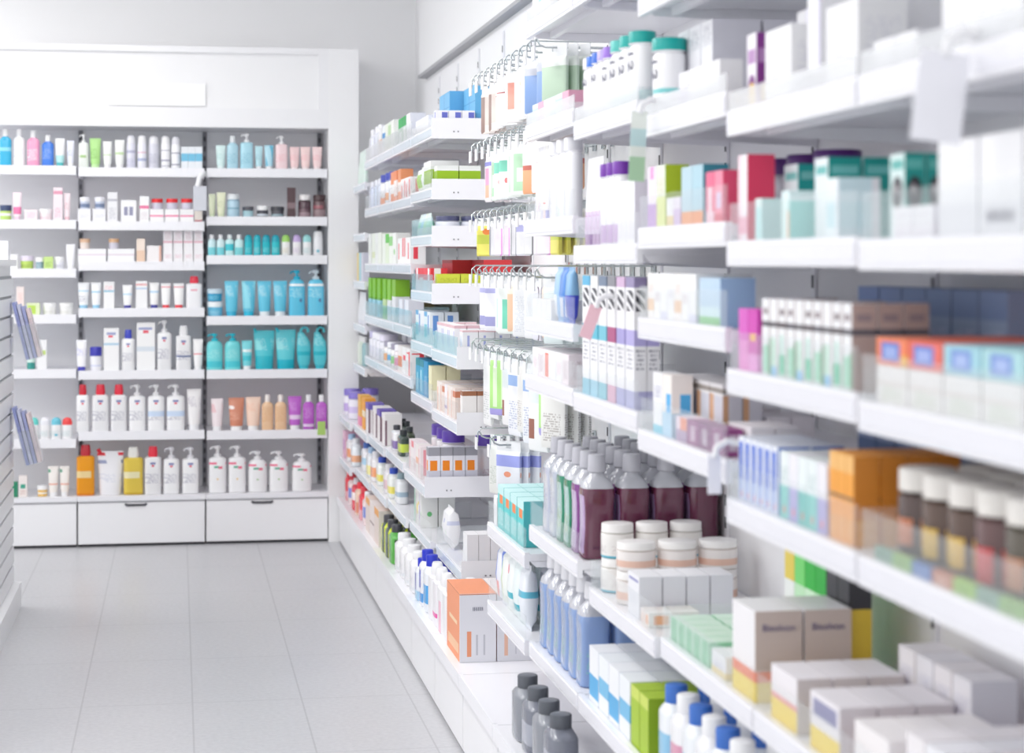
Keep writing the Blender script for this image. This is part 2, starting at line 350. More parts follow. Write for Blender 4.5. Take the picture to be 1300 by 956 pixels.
# header above the back unit
r = root('shelf_header', (0, 0, 0)); tag(r, 'white boxed header panel over the back wall shelving', 'header')
boxpart('lower_band', [(BJ[0], BJ[3], YB - .01, YP + .01, 2.07, 2.165)], M_white, r)
boxpart('upper_board', [(BJ[0], BJ[3] - .05, YB + .012, YP + .01, 2.165, 2.44)], M_wall, r)
boxpart('header_frame', [(BJ[0], BJ[3], YB - .006, YB + .012, 2.44, 2.47), (BJ[3] - .05, BJ[3], YB - .006, YP, 2.165, 2.44)], M_white, r)
sg = boxpart('sign_panel', [(bx(137), bx(261), YB + .001, YB + .0095, 2.175, 2.285)], mat('ffffff', .3), None)
tag(sg, 'blank white sign panel fixed on the header over the middle bay', 'sign')
s = boxpart('shelf_pillar', [(BJ[3], bx(455), YB - .01, YW, 0, 2.47)], M_wall); s['kind'] = 'structure'; s.name = 'trim_3'

def G(k, i, x0, x1, top, kind, B, C, desc, d=None):
    X0, X1 = bx(x0), bx(x1); wd = X1 - X0; z = BZ[k, i]
    if isinstance(i, float): pass
    h = bz((x0 + x1) / 2, top) - z; d = d or max(.03, min(wd * .62, .075))
    if kind in ('jar', 'spray', 'wide'): d = wd
    sh = ('%s shelf' % lvl[i]) if i < 6 else 'base top'
    return item(kind, wd * .96, d, h, B, C, ((X0 + X1) / 2, YB + .03 + d / 2, z + .0006), 0, '%s, %s of back wall, %s' % (desc, sh, bname[k]), 'goods on the back wall shelving')
def GO(k, i, x0, x1, base, top, kind, B, C, desc, d=None):   # stands on something else at picture height base
    X0, X1 = bx(x0), bx(x1); wd = X1 - X0; z0 = bz((x0 + x1) / 2, base); h = bz((x0 + x1) / 2, top) - z0; d = d or wd * .7
    if kind == 'jar': d = wd
    return item(kind, wd * .96, d, h, B, C, ((X0 + X1) / 2, YB + .03 + .065 / 2 + .0, z0 + .0009), 0, '%s, stacked, %s shelf, %s' % (desc, lvl[i], bname[k]), 'goods on the back wall shelving')
TX = '|t.12-.42:8a8a9c'
EU = 'w|r.34,.66,.8,.86:8088b8|r.42,.58,.74,.79:e0405a|t.3-.55:a0a0b4'
# --- left bay
G('A', 0, -2, 14, 163, 'bottle', '2fb4de|z.5-.62:8fdcf0', 'w', 'cyan bottle with white cap at the left edge')
G('A', 0, 16, 31, 163, 'bottle', 'w|t.3-.6:c8c8e0', 'w', 'plain white bottle')
G('A', 0, 33, 50, 165, 'bottle', 'f4a4c6|t.2-.6:ffffff', 'w', 'pink bottle with white cap')
G('A', 0, 52, 68, 171, 'bottle', '3f7fe0|t.3-.7:9fc0ff', 'w', 'royal blue bottle with white cap')
G('A', 0, 69, 82, 175, 'tube', 'w|z0-.3:b8e8e8', '4cc0c0', 'white tube with teal foot')
G('A', 0, 84, 94, 178, 'tube', 'eef0fb|t.3-.6:8a9ad0', 'w', 'pale lavender tube')
G('A', 1, -2, 14, 260, 'jar', 'c8e880|z.5-.75:ffffff', '3a4a70', 'lime jar with navy lid')
G('A', 1, 15, 27, 244, 'tube', 'fbe8f0|z.1-.4:f080b0', 'e8d0e0', 'pink and white tube')
G('A', 1, 30, 47, 266, 'carton', 'fbeef2|t.2-.8:e0a0b8', 'w', 'low pink and white carton')
G('A', 1, 48, 66, 265, 'jar', 'f6eef0|t.2-.6:d0a0b0', 'w', 'white jar with faint pink print')
G('A', 1, 67, 79, 238, 'carton', 'fbeaf0|z.8-.9:e8a0b8|t.1-.4:e0a0b8', 'w', 'tall narrow pale pink carton')
G('A', 1, 80, 89, 245, 'tube', 'f8e8ec|t.3-.6:e0a0b0', 'f0c8d0', 'small blush pink tube')
G('A', 2, 2, 22, 323, 'carton', 'w|t.2-.6:c0c0c8', 'w', 'white carton above the slat board')
G('A', 2, 24, 42, 325, 'jar', 'c4e070|t.2-.6:608030', 'e8e0f0', 'lime green jar with pale lid')
G('A', 2, 44, 55, 327, 'jar', '90b0c0|t.2-.8:e0f0f8', 'w', 'grey blue jar')
G('A', 2, 55, 67, 326, 'carton', 'cce890|t.2-.6:70a030', 'w', 'small lime carton')
G('A', 2, 68, 81, 326, 'jar', 'f4f4fa|t.2-.6:9090a8', 'w', 'small white jar')
G('A', 2, 83, 95, 310, 'tube', 'f8f8fc', 'w', 'white tube with white cap')
G('A', 3, 20, 30, 364, 'carton', 'fbeeea|t.3-.8:e8b0a8', 'w', 'tall cream pink carton')
G('A', 3, 33, 50, 385, 'carton', 'e8f4c8|r.1,.7,.1,.8:c0e060', 'w', 'white carton with lime patch')
G('A', 3, 53, 71, 385, 'jar', 'f6f6f4|t.2-.6:c0c0b0', 'w', 'white cream jar beside the lime carton')
G('A', 3, 74, 93, 385, 'jar', 'f6f6f4|t.2-.6:c0c0b0', 'f0f0ee', 'white cream jar at the right end')
G('A', 4, 33, 44, 430, 'wide', '3c9c94|z.3-.6:d8f0e8', 'w', 'dark teal bottle with white cap')
G('A', 4, 46, 59, 432, 'carton', 'w|r.5,.9,.5,.65:c8e080', 'w', 'tall white carton with lime mark')
for x, c, n in ((35, '6cd8d0', 'teal'), (50, 'f0f0f6', 'white'), (64, '70c8dc', 'sky blue'), (78, 'f04848', 'red')):
    G('A', 5, x, x + 13.5, 531, 'dome', 'w|t.2-.6:c0d8d8' + ('|d.5,.3,.16:60c0d8' if n == 'sky blue' else ''), c, 'white roll-on with %s dome cap' % n)
G('A', 6, 12, 22, 613, 'carton', '2c8c68', 'w', 'small green carton')
G('A', 6, 23, 34, 605, 'carton', 'f8f0ec|r.2,.8,.4,.6:40a890|t.1-.35:c08070', 'w', 'white carton with green mark')
G('A', 6, 46, 60, 618, 'jar', 'f4c870|z.4-.6:ffffff', 'w', 'small orange jar with white lid')
G('A', 6, 60, 74, 593, 'tube', 'faf4ee|d.5,.82,.13:60a888|z.28-.33:f0a890', 'w', 'white tube with green leaf mark, left of pair')
G('A', 6, 75, 88, 593, 'tube', 'faf4ee|d.5,.82,.13:60a888|z.28-.33:f0a890', 'w', 'white tube with green leaf mark, right of pair')
# --- middle bay
G('B', 0, 99, 112, 170, 'pump', 'f0f4ee|r.2,.8,.4,.5:b0d090', 'w', 'white pump bottle with faint green band')
G('B', 0, 113, 128, 175, 'tube', 'b4e690|t.2-.6:70b050', 'c8f0b0', 'pale green tube')
G('B', 0, 130, 142, 179, 'tube', 'f6f8f4|z.4-.44:c0dca8', 'w', 'white tube with thin green line')
G('B', 0, 145, 158, 177, 'tube', 'f4f6f2|z.4-.5:c8e0b0', 'w', 'white tube with wide green line')
G('B', 0, 160, 172, 171, 'spray', 'e6e6f2|z.6-.7:b8b8d0|t.1-.4:b0b0cc', 'f0f0f6', 'lilac grey spray can')
G('B', 0, 174, 186, 171, 'spray', 'f2f2fa|z.6-.64:e0b0c0|z.3-.4:b8c0dc', 'w', 'white spray can with pink line')
G('B', 0, 188, 202, 172, 'spray', 'dcdce6|t.2-.6:a8a8bc', 'f0f0f4', 'grey spray can')
G('B', 0, 204, 216, 172, 'spray', 'f8f8fa|z.7-.74:b0b0bc|z.3-.36:a8a8bc|z.1-.13:a0a0b0', 'w', 'white spray can with grey rings')
G('B', 0, 217, 229, 173, 'spray', 'f8f8fa|z.6-.66:b0b0bc|z.15-.2:a0a0b0', 'e8e8ee', 'white spray can with two grey rings')
for x, n in ((230, 'left'), (239, 'middle'), (248, 'right')):
    G('B', 0, x, x + 9, 186, 'carton', 'eef2f6|z.35-.7:78c4e4', 'w', 'white carton with sky blue band, %s one' % n)
for x, n in ((98, 'left'), (117, 'right')):
    G('B', 1, x, x + 17, 265, 'carton', 'f6f6fa|t.3-.6:d0d0dc', 'w', 'low white carton, %s of pair' % n, .07)
    GO('B', 1, x + 2, x + 16, 265, 250, 'jar', 'd0d8e8|z.2-.7:8090b0', 'f0f0f6', 'small white and slate jar, %s' % n)
G('B', 1, 136, 149, 244, 'carton', 'f0f0f2|z.7-.78:c0c0c8|t.1-.5:b0b0bc', 'w', 'tall narrow pale grey carton')
G('B', 1, 153, 173, 254, 'carton', 'fafafc|r.2,.45,.3,.7:9a9ab4|r.55,.8,.3,.7:9a9ab4', 'w', 'square white carton with grey monogram')
G('B', 1, 177, 189, 249, 'carton', 'fafafa|z.52-.64:f080a8|t.1-.4:d0c0c8', 'w', 'tall white carton with pink band')
for x, n in ((190, 'left'), (209, 'middle'), (228, 'right')):
    G('B', 1, x, x + 18, 265.5, 'carton', 'fafafa|z.42-.55:f288ac', 'w', 'low white carton with pink stripe, %s of three' % n, .07)
    GO('B', 1, x + 1.5, x + 17, 265.5, 252, 'jar', 'd8d4e4', 'e8262c', 'white jar with red lid, %s of three' % n)
G('B', 1, 247, 257, 268, 'carton', 'ece4da|z0-.2:c06070', 'w', 'tiny beige carton behind the hanging tag')
for x, w_, n in ((98, 37, 'left'), (136, 35, 'right')):
    G('B', 2, x, x + w_, 316, 'carton', 'f8f8fa|z.5-.62:e8dce4', 'w', 'wide low white carton, %s of pair' % n, .08)
GO('B', 2, 100, 114, 316, 303, 'jar', 'f2e4dc', 'e8c0a0', 'small jar with copper lid, left')
GO('B', 2, 137, 151, 316, 303, 'jar', 'd8d4e0', 'e4b890', 'small jar with copper lid, right')
G('B', 2, 173, 184, 303, 'carton', 'f8e8da|z0-.5:f0d0b8', 'w', 'tall cream and peach carton')
G('B', 2, 186, 205, 312, 'carton', 'f8f4f4|r.85,1,0,1:e8b8a8', 'w', 'white carton with peach edge')
for x, n in ((207, 'first'), (220, 'second'), (233, 'third'), (246, 'fourth')):
    G('B', 2, x, x + 12.4, 316, 'carton', 'f8f6f8|t.3-.6:e0a8b8', 'w', 'low white carton, %s from left' % n, .07)
    GO('B', 2, x, x + 12, 316, 291, 'carton', 'faf8fa|z.3-.4:f0c0cc|t.45-.9:d8b0bc', 'w', 'white carton with pink line, %s from left' % n)
for a, e, t, k_, B, C, D in ((98, 113, 359, 'tube', 'f8fafc|z.6-.65:a8d8f0' + TX, '9ad0ec', 'white tube with pale blue cap, first'), (115, 128, 359, 'tube', 'f8fafc|z.55-.62:a8d8f0', '9ad0ec', 'white tube with pale blue cap, second'),
    (131, 145, 358, 'carton', 'fafafa|z.62-.68:90c8e0|t.7-.85:f090a0', 'w', 'white carton with blue line'), (155, 168, 362, 'tube', 'fafafa|z.5-.58:c0e0f4', '3838a0', 'white tube with navy cap, left of pair'),
    (172, 187, 357, 'carton', 'fafafa|z.7-.76:c0d4ec|z.84-.9:f0b0b0', 'w', 'tall white carton beside the navy capped tubes'), (189, 202, 359, 'tube', 'fafafa|z.55-.62:b0d8f4', '3838a0', 'white tube with navy cap, right of pair'),
    (204, 217, 360, 'tube', 'fafafa|z.8-.86:f0a0a8', 'f04450', 'white tube with red cap, left of pair'), (220, 234, 360, 'tube', 'fafafa|z.8-.86:f0a0a8', 'f04450', 'white tube with red cap, right of pair')):
    G('B', 3, a, e, t, k_, B, C, D)
G('B', 3, 236, 257, 351, 'caps', 'f8f8fa|r.3,.7,.7,.76:f0a0b0', 'f03850', 'white lotion bottle with red cap')
G('B', 4, 96, 110, 432, 'tube', 'fafafe|t.4-.7:a8a8e0', '4848b8', 'white tube with violet cap')
G('B', 4, 113, 129, 441, 'jar', 'fafafe|z.3-.4:e0e4f8', '3c3cb0', 'white jar with blue lid')
for a, e, t, k_, B, C, D in ((131, 151, 417, 'carton', 'fafafa|r.2,.8,.84,.9:a0a8d0|r.3,.6,.78,.83:f06070|z.6-.65:b8d8ec', 'w', 'tall white carton with thin blue line'), (154, 171, 419, 'caps', EU, '3c48c0', 'white lotion bottle with blue cap'),
    (173, 197, 410, 'carton', 'fafafa|r.1,.85,.85,.9:a0a8d0|r.35,.65,.78,.84:f06070|z.4-.5:e0e8f0', 'w', 'tallest white carton with red chevron'), (199, 218, 407, 'pump', EU, 'w', 'white pump bottle with red chevron'),
    (223, 243, 414, 'caps', EU + '|z.38-.42:3c5c9c', 'w', 'white lotion bottle with navy line'), (245, 258, 431, 'tube', 'fafafa|z.42-.46:f08088', 'w', 'white tube with red line')):
    G('B', 4, a, e, t, k_, B, C, D)
for a, e, c, k_, D in ((96, 113, 'e0283c', 'caps', 'slim white lotion bottle with red cap, leftmost'), (116, 138, 'f03048', 'caps', 'white lotion bottle with red cap, second'), (140, 161, 'f03048', 'caps', 'white lotion bottle with red cap, third'),
    (163, 185, 'w', 'pump', 'white pump bottle, left of three'), (187, 209, 'w', 'pump', 'white pump bottle, middle of three'), (211, 235, 'w', 'pump', 'white pump bottle, right of three')):
    G('B', 5, a, e, 489, k_, EU + ('|z.4-.55:cfe0f6' if a > 185 else ''), c, D)
G('B', 5, 237, 256, 495, 'tube', 'f8f6f6|t.5-.8:b0a8b8', 'f4f4f6', 'tall white tube')
G('B', 6, 96, 120, 566, 'caps', 'f4a010|r.15,.85,.45,.62:f8dca0|z0-.06:e88800', 'c82838', 'orange oil bottle with red cap')
G('B', 6, 122, 157, 571, 'pouch', 'f4f4f8|r.25,.75,.9,.97:e83040|r.3,.7,.72,.8:a0a8c8|t.3-.5:d0d4e4', 'e02838', 'white refill pouch with red spout')
G('B', 6, 156, 182, 569, 'caps', 'e8cc50|r.15,.85,.45,.62:f4ecc0|z0-.06:d4b030', 'f4f4ee', 'yellow oil bottle with white cap')
G('B', 6, 183, 205, 568, 'caps', EU, 'f03048', 'white lotion bottle with red cap')
G('B', 6, 207, 228, 569, 'pump', EU, 'f0f0f4', 'white pump bottle, left of pair')
G('B', 6, 231, 253, 569, 'pump', EU, 'f0f0f4', 'white pump bottle, right of pair')
# --- right bay
for a, e, t, k_, B, C, D in ((274, 287, 184, 'tube', 'd8f0ee|t.3-.6:a0d0d0', 'e8f8f6', 'pale mint tube'), (288, 303, 172, 'bottle', 'b4dcea|t.2-.6:80b8cc', 'f0f4f6', 'pale blue bottle with white cap'), (305, 322, 169, 'pump', 'b0e0ee|t.2-.6:78b8d0', 'w', 'pale blue pump bottle'),
    (324, 334, 185, 'tube', 'c0e8f0|t.3-.6:90c0d0', 'w', 'narrow pale aqua tube'), (336, 348, 184, 'tube', 'bce6f4|r0,.4,0,1:68bcd8', 'w', 'aqua tube with darker side'), (350, 366, 172, 'pump', 'f8dcdf|t.3-.6:f0b0b8', 'w', 'pale pink pump bottle'),
    (368, 381, 186, 'tube', 'f8d8d8|t.3-.6:f0a8b0', 'fae8e8', 'pale pink tube, left of three'), (382, 395, 186, 'tube', 'fadcda|t.3-.6:f0a8b0', 'fae8e8', 'pale pink tube, middle of three'), (397, 410, 186, 'tube', 'fadede|t.3-.6:f0a8b0', 'fae8e8', 'pale pink tube, right of three')):
    G('C', 0, a, e, t, k_, B, C, D)
for a, e, t, k_, B, C, D in ((265, 274, 246, 'tube', 'e4eccc', 'd8e8c0', 'small pale green tube, left'), (275, 287, 244, 'tube', 'ecf0d0|t.3-.6:c8d0a8', 'e4ecc8', 'cream green tube, right'), (288, 305, 246, 'wide', 'b8d8e8|z.45-.55:90b8cc', 'e8eef0', 'pale blue bottle with white lid'),
    (308, 323, 262, 'jar', 'b0d4dc', '50505a', 'low blue jar with charcoal lid'), (326, 342, 261, 'jar', '50505a|z.2-.5:d8e0e8', 'f4f4f4', 'low dark jar with white lid'), (344, 362, 262, 'jar', '606068|z.2-.5:a8c0c8', '44444c', 'low charcoal jar'),
    (365, 376, 238, 'carton', '5a4448|z.3-.5:8a7478', 'k', 'tall dark brown carton'), (379, 396, 247, 'wide', '58404a|t.1-.5:b09098|z.0-.3:a89098', 'f0ecec', 'dark plum jar with white lid'), (398, 415, 247, 'wide', '6a5054|r.3,.8,.5,.7:a06068|z0-.45:9a8488', '4a3438', 'dark plum jar with dark lid')):
    G('C', 1, a, e, t, k_, B, C, D)
for i, (a, e, B, C, D) in enumerate(((264, 274.5, 'd0f0f4|z.0-.5:7cd8e0', 'f4f4f6', 'pale aqua bottle, first from left'), (275, 285.5, 'd8f2f4|z.0-.5:7cd8e0', 'f4f4f6', 'pale aqua bottle, second from left'), (286, 297.5, 'c8f0f0|z.3-.7:38c8d4', 'f0f8f8', 'white and turquoise bottle, third from left'), (298, 309.5, 'ccf0f0|z.0-.5:80d8dc', 'f6f6f6', 'aqua and white bottle, fourth from left'),
    (310.5, 321, '28c4d0|t.2-.6:a0f0f4', '20b4c4', 'turquoise bottle, left of four'), (322, 332, '34c8d4|t.2-.6:c0f4f4', '20b4c4', 'turquoise bottle, second of four'), (333, 344, '20c0cc|t.2-.6:a0f0f4', '18a8bc', 'turquoise bottle, third of four'), (345, 356, '30c8d0|t.2-.6:b0f0f4', '18a8bc', 'turquoise bottle, right of four'),
    (358, 369, 'f8f8f4|t.2-.6:e0d0b0', 'a8e070', 'white roll-on with lime cap'), (372, 383, 'f8f6f8|t.2-.6:d8c0e0', 'c8b0e0', 'white roll-on with lilac cap'), (385, 396, 'f6f8f8|t.2-.6:b0d8d8', 'a0e0e0', 'white roll-on with pale teal cap'))):
    G('C', 2, a, e, 298, 'dome' if i > 3 else 'bottle', B, C, D)
G('C', 2, 398, 411, 293, 'spray', 'f8f8fa|d.5,.25,.15:80c8d8', 'w', 'white spray can with small blue dot')
G('C', 3, 263, 284, 383, 'jar', '70c4e4|t.2-.6:c0ecfa', 'f4f8fa', 'blue jar with white lid')
GO('C', 3, 262.5, 283.5, 383, 367, 'jar', '1c9cc8|t.2-.8:a0e0f0', 'c8dce8', 'deep blue jar with pale lid')
for a, c, n in ((285, '38b8dc', 'first'), (307, '20c0e0', 'second'), (327, 'f0f4f6', 'third'), (347, 'f0f4f6', 'fourth')):
    G('C', 3, a, a + 18.5, 357, 'tube', '64cae6|t.5-.85:d0f4fc' + ('|r.3,.7,.1,1:90e0f0' if a == 307 else ''), c, 'sky blue tube, %s from left' % n)
G('C', 3, 367, 388.5, 343, 'pumpr', '5cc8e8|z.8-.86:ffffff|t.5-.75:c0f0fc|d.75,.42,.1:5878a8', '10b4d4', 'blue pump bottle with turquoise pump')
G('C', 3, 391, 413, 343, 'pumpr', '68ccea|z.8-.86:ffffff|t.5-.75:c0f0fc|d.75,.42,.1:5878a8', 'd8e4ea', 'blue pump bottle with white pump')
for a, n in ((262, 'left'), (285, 'right')):
    G('C', 4, a, a + 21.5, 424, 'pumpr', '74dce0|t.4-.7:b0f0f0|z.1-.3:44ccd8', '10c0d4', 'aqua pump bottle, %s of pair' % n)
G('C', 4, 307, 321, 433, 'tube', '7cdce4|z.55-.65:f0f8f8|z.2-.4:40c8d4', 'w', 'aqua tube with white cap')
G('C', 4, 322, 350, 417, 'pouch', '50ccd8|t.5-.8:b8f0f4|z0-.35:28bccc|r.3,.6,.5,.75:90e8ec', '30c4d4', 'aqua refill pouch, left of pair')
G('C', 4, 350, 377, 416, 'pouch', '60d2dc|t.5-.8:c0f0f4|z0-.25:10b8cc|r.3,.6,.5,.7:98e8ec', '30c4d4', 'aqua refill pouch, right of pair')
G('C', 4, 377, 396, 415, 'curl', '58ccd8|t.5-.8:b8f0f4|z.25-.35:20b8c8', '40c0d0', 'aqua shower gel bottle with curled neck, left')
G('C', 4, 398, 416, 415, 'curl', '58ccd8|t.5-.8:b8f0f4|z.25-.35:20b8c8', '40c0d0', 'aqua shower gel bottle with curled neck, right')
for a, e, t, k_, B, C, D in ((268, 284, 507, 'tube', 'f8ecee|r.3,.6,.5,.8:f0c8cc', 'w', 'pale blush tube'), (290, 311, 506, 'tube', 'd88c70|d.5,.66,.13:fff4f0|t.2-.5:f0b8a0', 'w', 'copper brown tube'), (312, 332, 505, 'tube', 'fcdcc8|t.5-.8:f4b898', 'w', 'peach tube'),
    (332.5, 348, 502, 'bottle', 'f0c8a0|t.3-.8:e0a878', 'f8f0ea', 'beige bottle, left of pair'), (349, 365, 502, 'bottle', 'f0c8a0|t.3-.8:e0a878', 'f8f0ea', 'beige bottle, right of pair'), (366, 384, 504, 'tube', 'c468d0|t.5-.8:e0a8e8|z.2-.35:f0d8f4', 'w', 'purple tube'),
    (385, 400, 502, 'bottle', 'bc58c8|t.4-.8:e0a8e8|z.1-.2:f0d8f4', 'w', 'purple bottle, left of pair'), (401.5, 416, 502, 'bottle', 'c060cc|t.4-.8:e0a8e8', 'w', 'purple bottle, right of pair')):
    G('C', 5, a, e, t, k_, B, C, D)
for a, e, t, k_, n in ((265, 288, 567, 'pump', 'first'), (290, 313, 567, 'pump', 'second'), (315, 340, 574, 'pumpr', 'third'), (342, 367, 574, 'pumpr', 'fourth'), (371, 397, 577, 'pumpr', 'fifth')):
    G('C', 6, a, e, t, k_, 'f8f8f9|r.1,.45,.78,.84:f07090|r.3,.55,.68,.74:58b090|r.55,.8,.66,.73:f06888|d.5,.38,.05:' + ('f4c860' if k_ == 'pump' else 'a0c880'), 'w', 'white wash pump bottle, %s from left' % n)
# tags hanging at the back unit
t = boxpart('shelf_tag', [(bx(403), bx(413), YB - .004, YB - .001, bz(408, 552), bz(408, 535))], mat('b4dc74', .5))
tag(t, 'small green tag on the rail under the purple bottles', 'tag')
r = root('hanging_tag', (bx(253), YB - .1, bz(253, 268))); tag(r, 'pale grey hanging tag in a clip between middle and right bays', 'tag')
link('tag_card', tomesh(bbox(bmesh.new(), -.03, .034, -.001, .001, 0, .12), 'c', False), mat('d4d6de', .5), r)
link('clip_arm', tomesh(tube(bmesh.new(), [(-.01, 0, .118), (.0, .0, .16), (.02, .04, .19), (.025, .1, .18)], .012, 8), 'c'), M_white, r)

# ================================================================ right wall unit
BAY = .607; J = [2.393 + BAY * k for k in range(-2, 13)]      # J[2] is the joint at the near end of the second bay in view
J[14] = 9.66
XD = .80                                                       # front of the base cabinets
cname = dict(a='rightmost bay', b='second bay from right', c='third bay from right', d='fourth bay from right', e='fifth bay from right', f='near hook bay', g='far hook bay',
             h='bay just beyond hooks', i='second bay beyond hooks', j='third bay beyond hooks', k='fourth bay beyond hooks', l='fifth bay beyond hooks', m='corner bay', z='bay beside the camera')
cidx = dict(z=0, a=1, b=2, c=3, d=4, e=5, f=6, g=7, h=8, i=9, j=10, k=11, l=12, m=13)
M_clear = mat('eef6f8', .08, alpha=.13); M_glare = mat('f6f8fa', .2, alpha=.45); M_cyan = mat('bfe6ee', .1, alpha=.3)  # middle one: bright reflection on clear risers, put in as a white veil
SH = {}
def shelf(key, z, X=.87, lev='', riser=None, end=None, y0=None, y1=None, rh=.06):
    """key: bay letter + level number. z is the top of the price rail."""
    b = key[0]; i = cidx[b]; Y0 = (J[i] if y0 is None else y0) + .004; Y1 = (J[i + 1] if y1 is None else y1) - .004
    s = z - .004; r = root('shelf', (0, 0, 0)); XB = XR - .02
    tag(r, 'white metal shelf, %s in the %s' % (lev, cname[b]), 'shelf', 'shelves of the right wall')
    boxpart('shelf_tray', [(X + .012, XB, Y0, Y1, s - .018, s)], M_shelf, r)
    boxpart('price_rail', [(X, X + .012, Y0, Y1, z - .04, z)], M_shelf, r)
    boxpart('price_strip', [(X - .0015, X, Y0 + .004, Y1 - .004, z - .033, z - .007)], mat('dfe9f2' if b in 'hijklm' else 'f2f2f8', .25), r)
    for y in (Y0 + .002, Y1 - .010):
        bm = bmesh.new(); v = [bm.verts.new(p) for q in (y, y + .008) for p in ((X + .014, q, s - .019), (XB, q, s - .019), (XB, q, s - .047), (X + .03, q, s - .034))]
        for f in ((0, 1, 2, 3), (7, 6, 5, 4), (0, 4, 5, 1), (1, 5, 6, 2), (2, 6, 7, 3), (3, 7, 4, 0)): bm.faces.new([v[n] for n in f])
        link('side_bracket', tomesh(bm, 'b', False), M_shelf, r)
    boxpart('stiffener', [(X + .06, X + .075, Y0 + .02, Y1 - .02, s - .034, s - .018)], M_shelf, r)
    if riser:
        p = boxpart('clear_riser', [(X + .002, X + .0045, Y0 + .003, Y1 - .003, z, z + rh)], riser, r)
        boxpart('divider', [(X + .006, XB - .12, Y1 - .0055, Y1 - .004, s, z + rh)], riser, r)
    if end:
        e = boxpart('end_plate', [(X, XB, Y0 - .003, Y0 - .001, z - .042, z + .03)], M_shelf, r)
        boxpart('bracket_holes', [(X + .075, X + .08, Y0 - .004, Y0 - .003, z - .02, z - .015), (X + .09, X + .095, Y0 - .004, Y0 - .003, z - .02, z - .015)], M_slot, e)
    SH[key] = (X, Y0, Y1, s, lev, cname[b]); return r
GL, CL, CY = M_glare, M_clear, M_cyan
for k, z, X, lev, ri, en in (
    ('a0', 1.91, .87, 'highest', 0, 0), ('a1', 1.642, .87, 'second', GL, 0), ('a2', 1.430, .87, 'eye level', CL, 0), ('a3', 1.222, .87, 'fourth', CL, 0), ('a4', 1.022, .87, 'fifth', CL, 0), ('a5', .682, .915, 'sixth', CL, 0), ('a6', .44, .88, 'seventh', 0, 0),
    ('b0', 1.91, .87, 'highest', 0, 0), ('b1', 1.642, .87, 'second', GL, 0), ('b2', 1.434, .87, 'eye level', CL, 0), ('b3', 1.230, .87, 'fourth', CL, 0), ('b4', 1.023, .87, 'fifth', CL, 0), ('b5', .682, .915, 'sixth', CL, 0), ('b6', .44, .88, 'seventh', 0, 0),
    ('c0', 1.91, .87, 'highest', GL, 0), ('c1', 1.676, .87, 'second', GL, 0), ('c2', 1.466, .87, 'third', CL, 0), ('c3', 1.295, .87, 'fourth', CL, 0), ('c4', 1.082, .87, 'fifth', CL, 0), ('c5', .682, .915, 'sixth', CL, 0), ('c6', .44, .88, 'seventh', 0, 0),
    ('d0', 2.005, .87, 'highest', GL, 0), ('d1', 1.712, .87, 'second', GL, 0), ('d2', 1.437, .87, 'third', CL, 0), ('d4', 1.112, .87, 'fourth', CL, 0), ('d5', .678, .905, 'fifth', CL, 0), ('d6', .44, .88, 'sixth', 0, 0),
    ('e0', 2.005, .87, 'highest', GL, 0), ('e1', 1.745, .87, 'second', GL, 0), ('e2', 1.505, .87, 'third', CL, 0), ('e3', 1.262, .87, 'fourth', CL, 0), ('e4', 1.118, .87, 'fifth', CL, 0), ('e5', .735, .88, 'sixth', CL, 0), ('e6', .44, .88, 'seventh', 0, 0),
    ('f5', .662, .87, 'upper', CL, 0), ('f6', .44, .87, 'lower', CL, 0),
    ('h3', 1.103, .87, 'top', CY, 1), ('h4', .895, .87, 'second', CL, 1), ('h6', .425, .885, 'lowest', CL, 1),
    ('i1', 1.872, .87, 'top', GL, 1), ('i2', 1.66, .87, 'second', CL, 1), ('i3', 1.497, .87, 'third', CY, 1), ('i4', 1.297, .87, 'fourth', CY, 1), ('i5', 1.110, .87, 'fifth', CY, 0), ('i6', .915, .87, 'sixth', CL, 0), ('i7', .625, .845, 'seventh', CL, 1), ('i8', .43, .865, 'lowest', CL, 0)):
    shelf(k, z, X, lev, ri, en, rh=.03 if ri is GL else .06)
for b, X7, X8 in (('j', .84, .85), ('k', .83, .84), ('l', .82, .83)):
    for n, z, X, lev, ri in ((1, 1.872, .87, 'top', GL), (2, 1.65, .87, 'second', CL), (3, 1.395, .87, 'third', 0), (4, 1.156, .87, 'fourth', CY), (5, .962, .87, 'fifth', CL), (6, .645, X7, 'sixth', 0), (7, .435, X8, 'lowest', 0)):
        shelf(b + str(n), z, X, lev, ri, 0)
for n, z, lev in ((1, 1.78, 'top'), (2, 1.54, 'second'), (3, 1.31, 'third'), (4, 1.1, 'fourth'), (5, .9, 'fifth'), (6, .645, 'sixth'), (7, .435, 'lowest')): shelf('m%d' % n, z, .87 if n < 6 else .80, lev, None, 0)

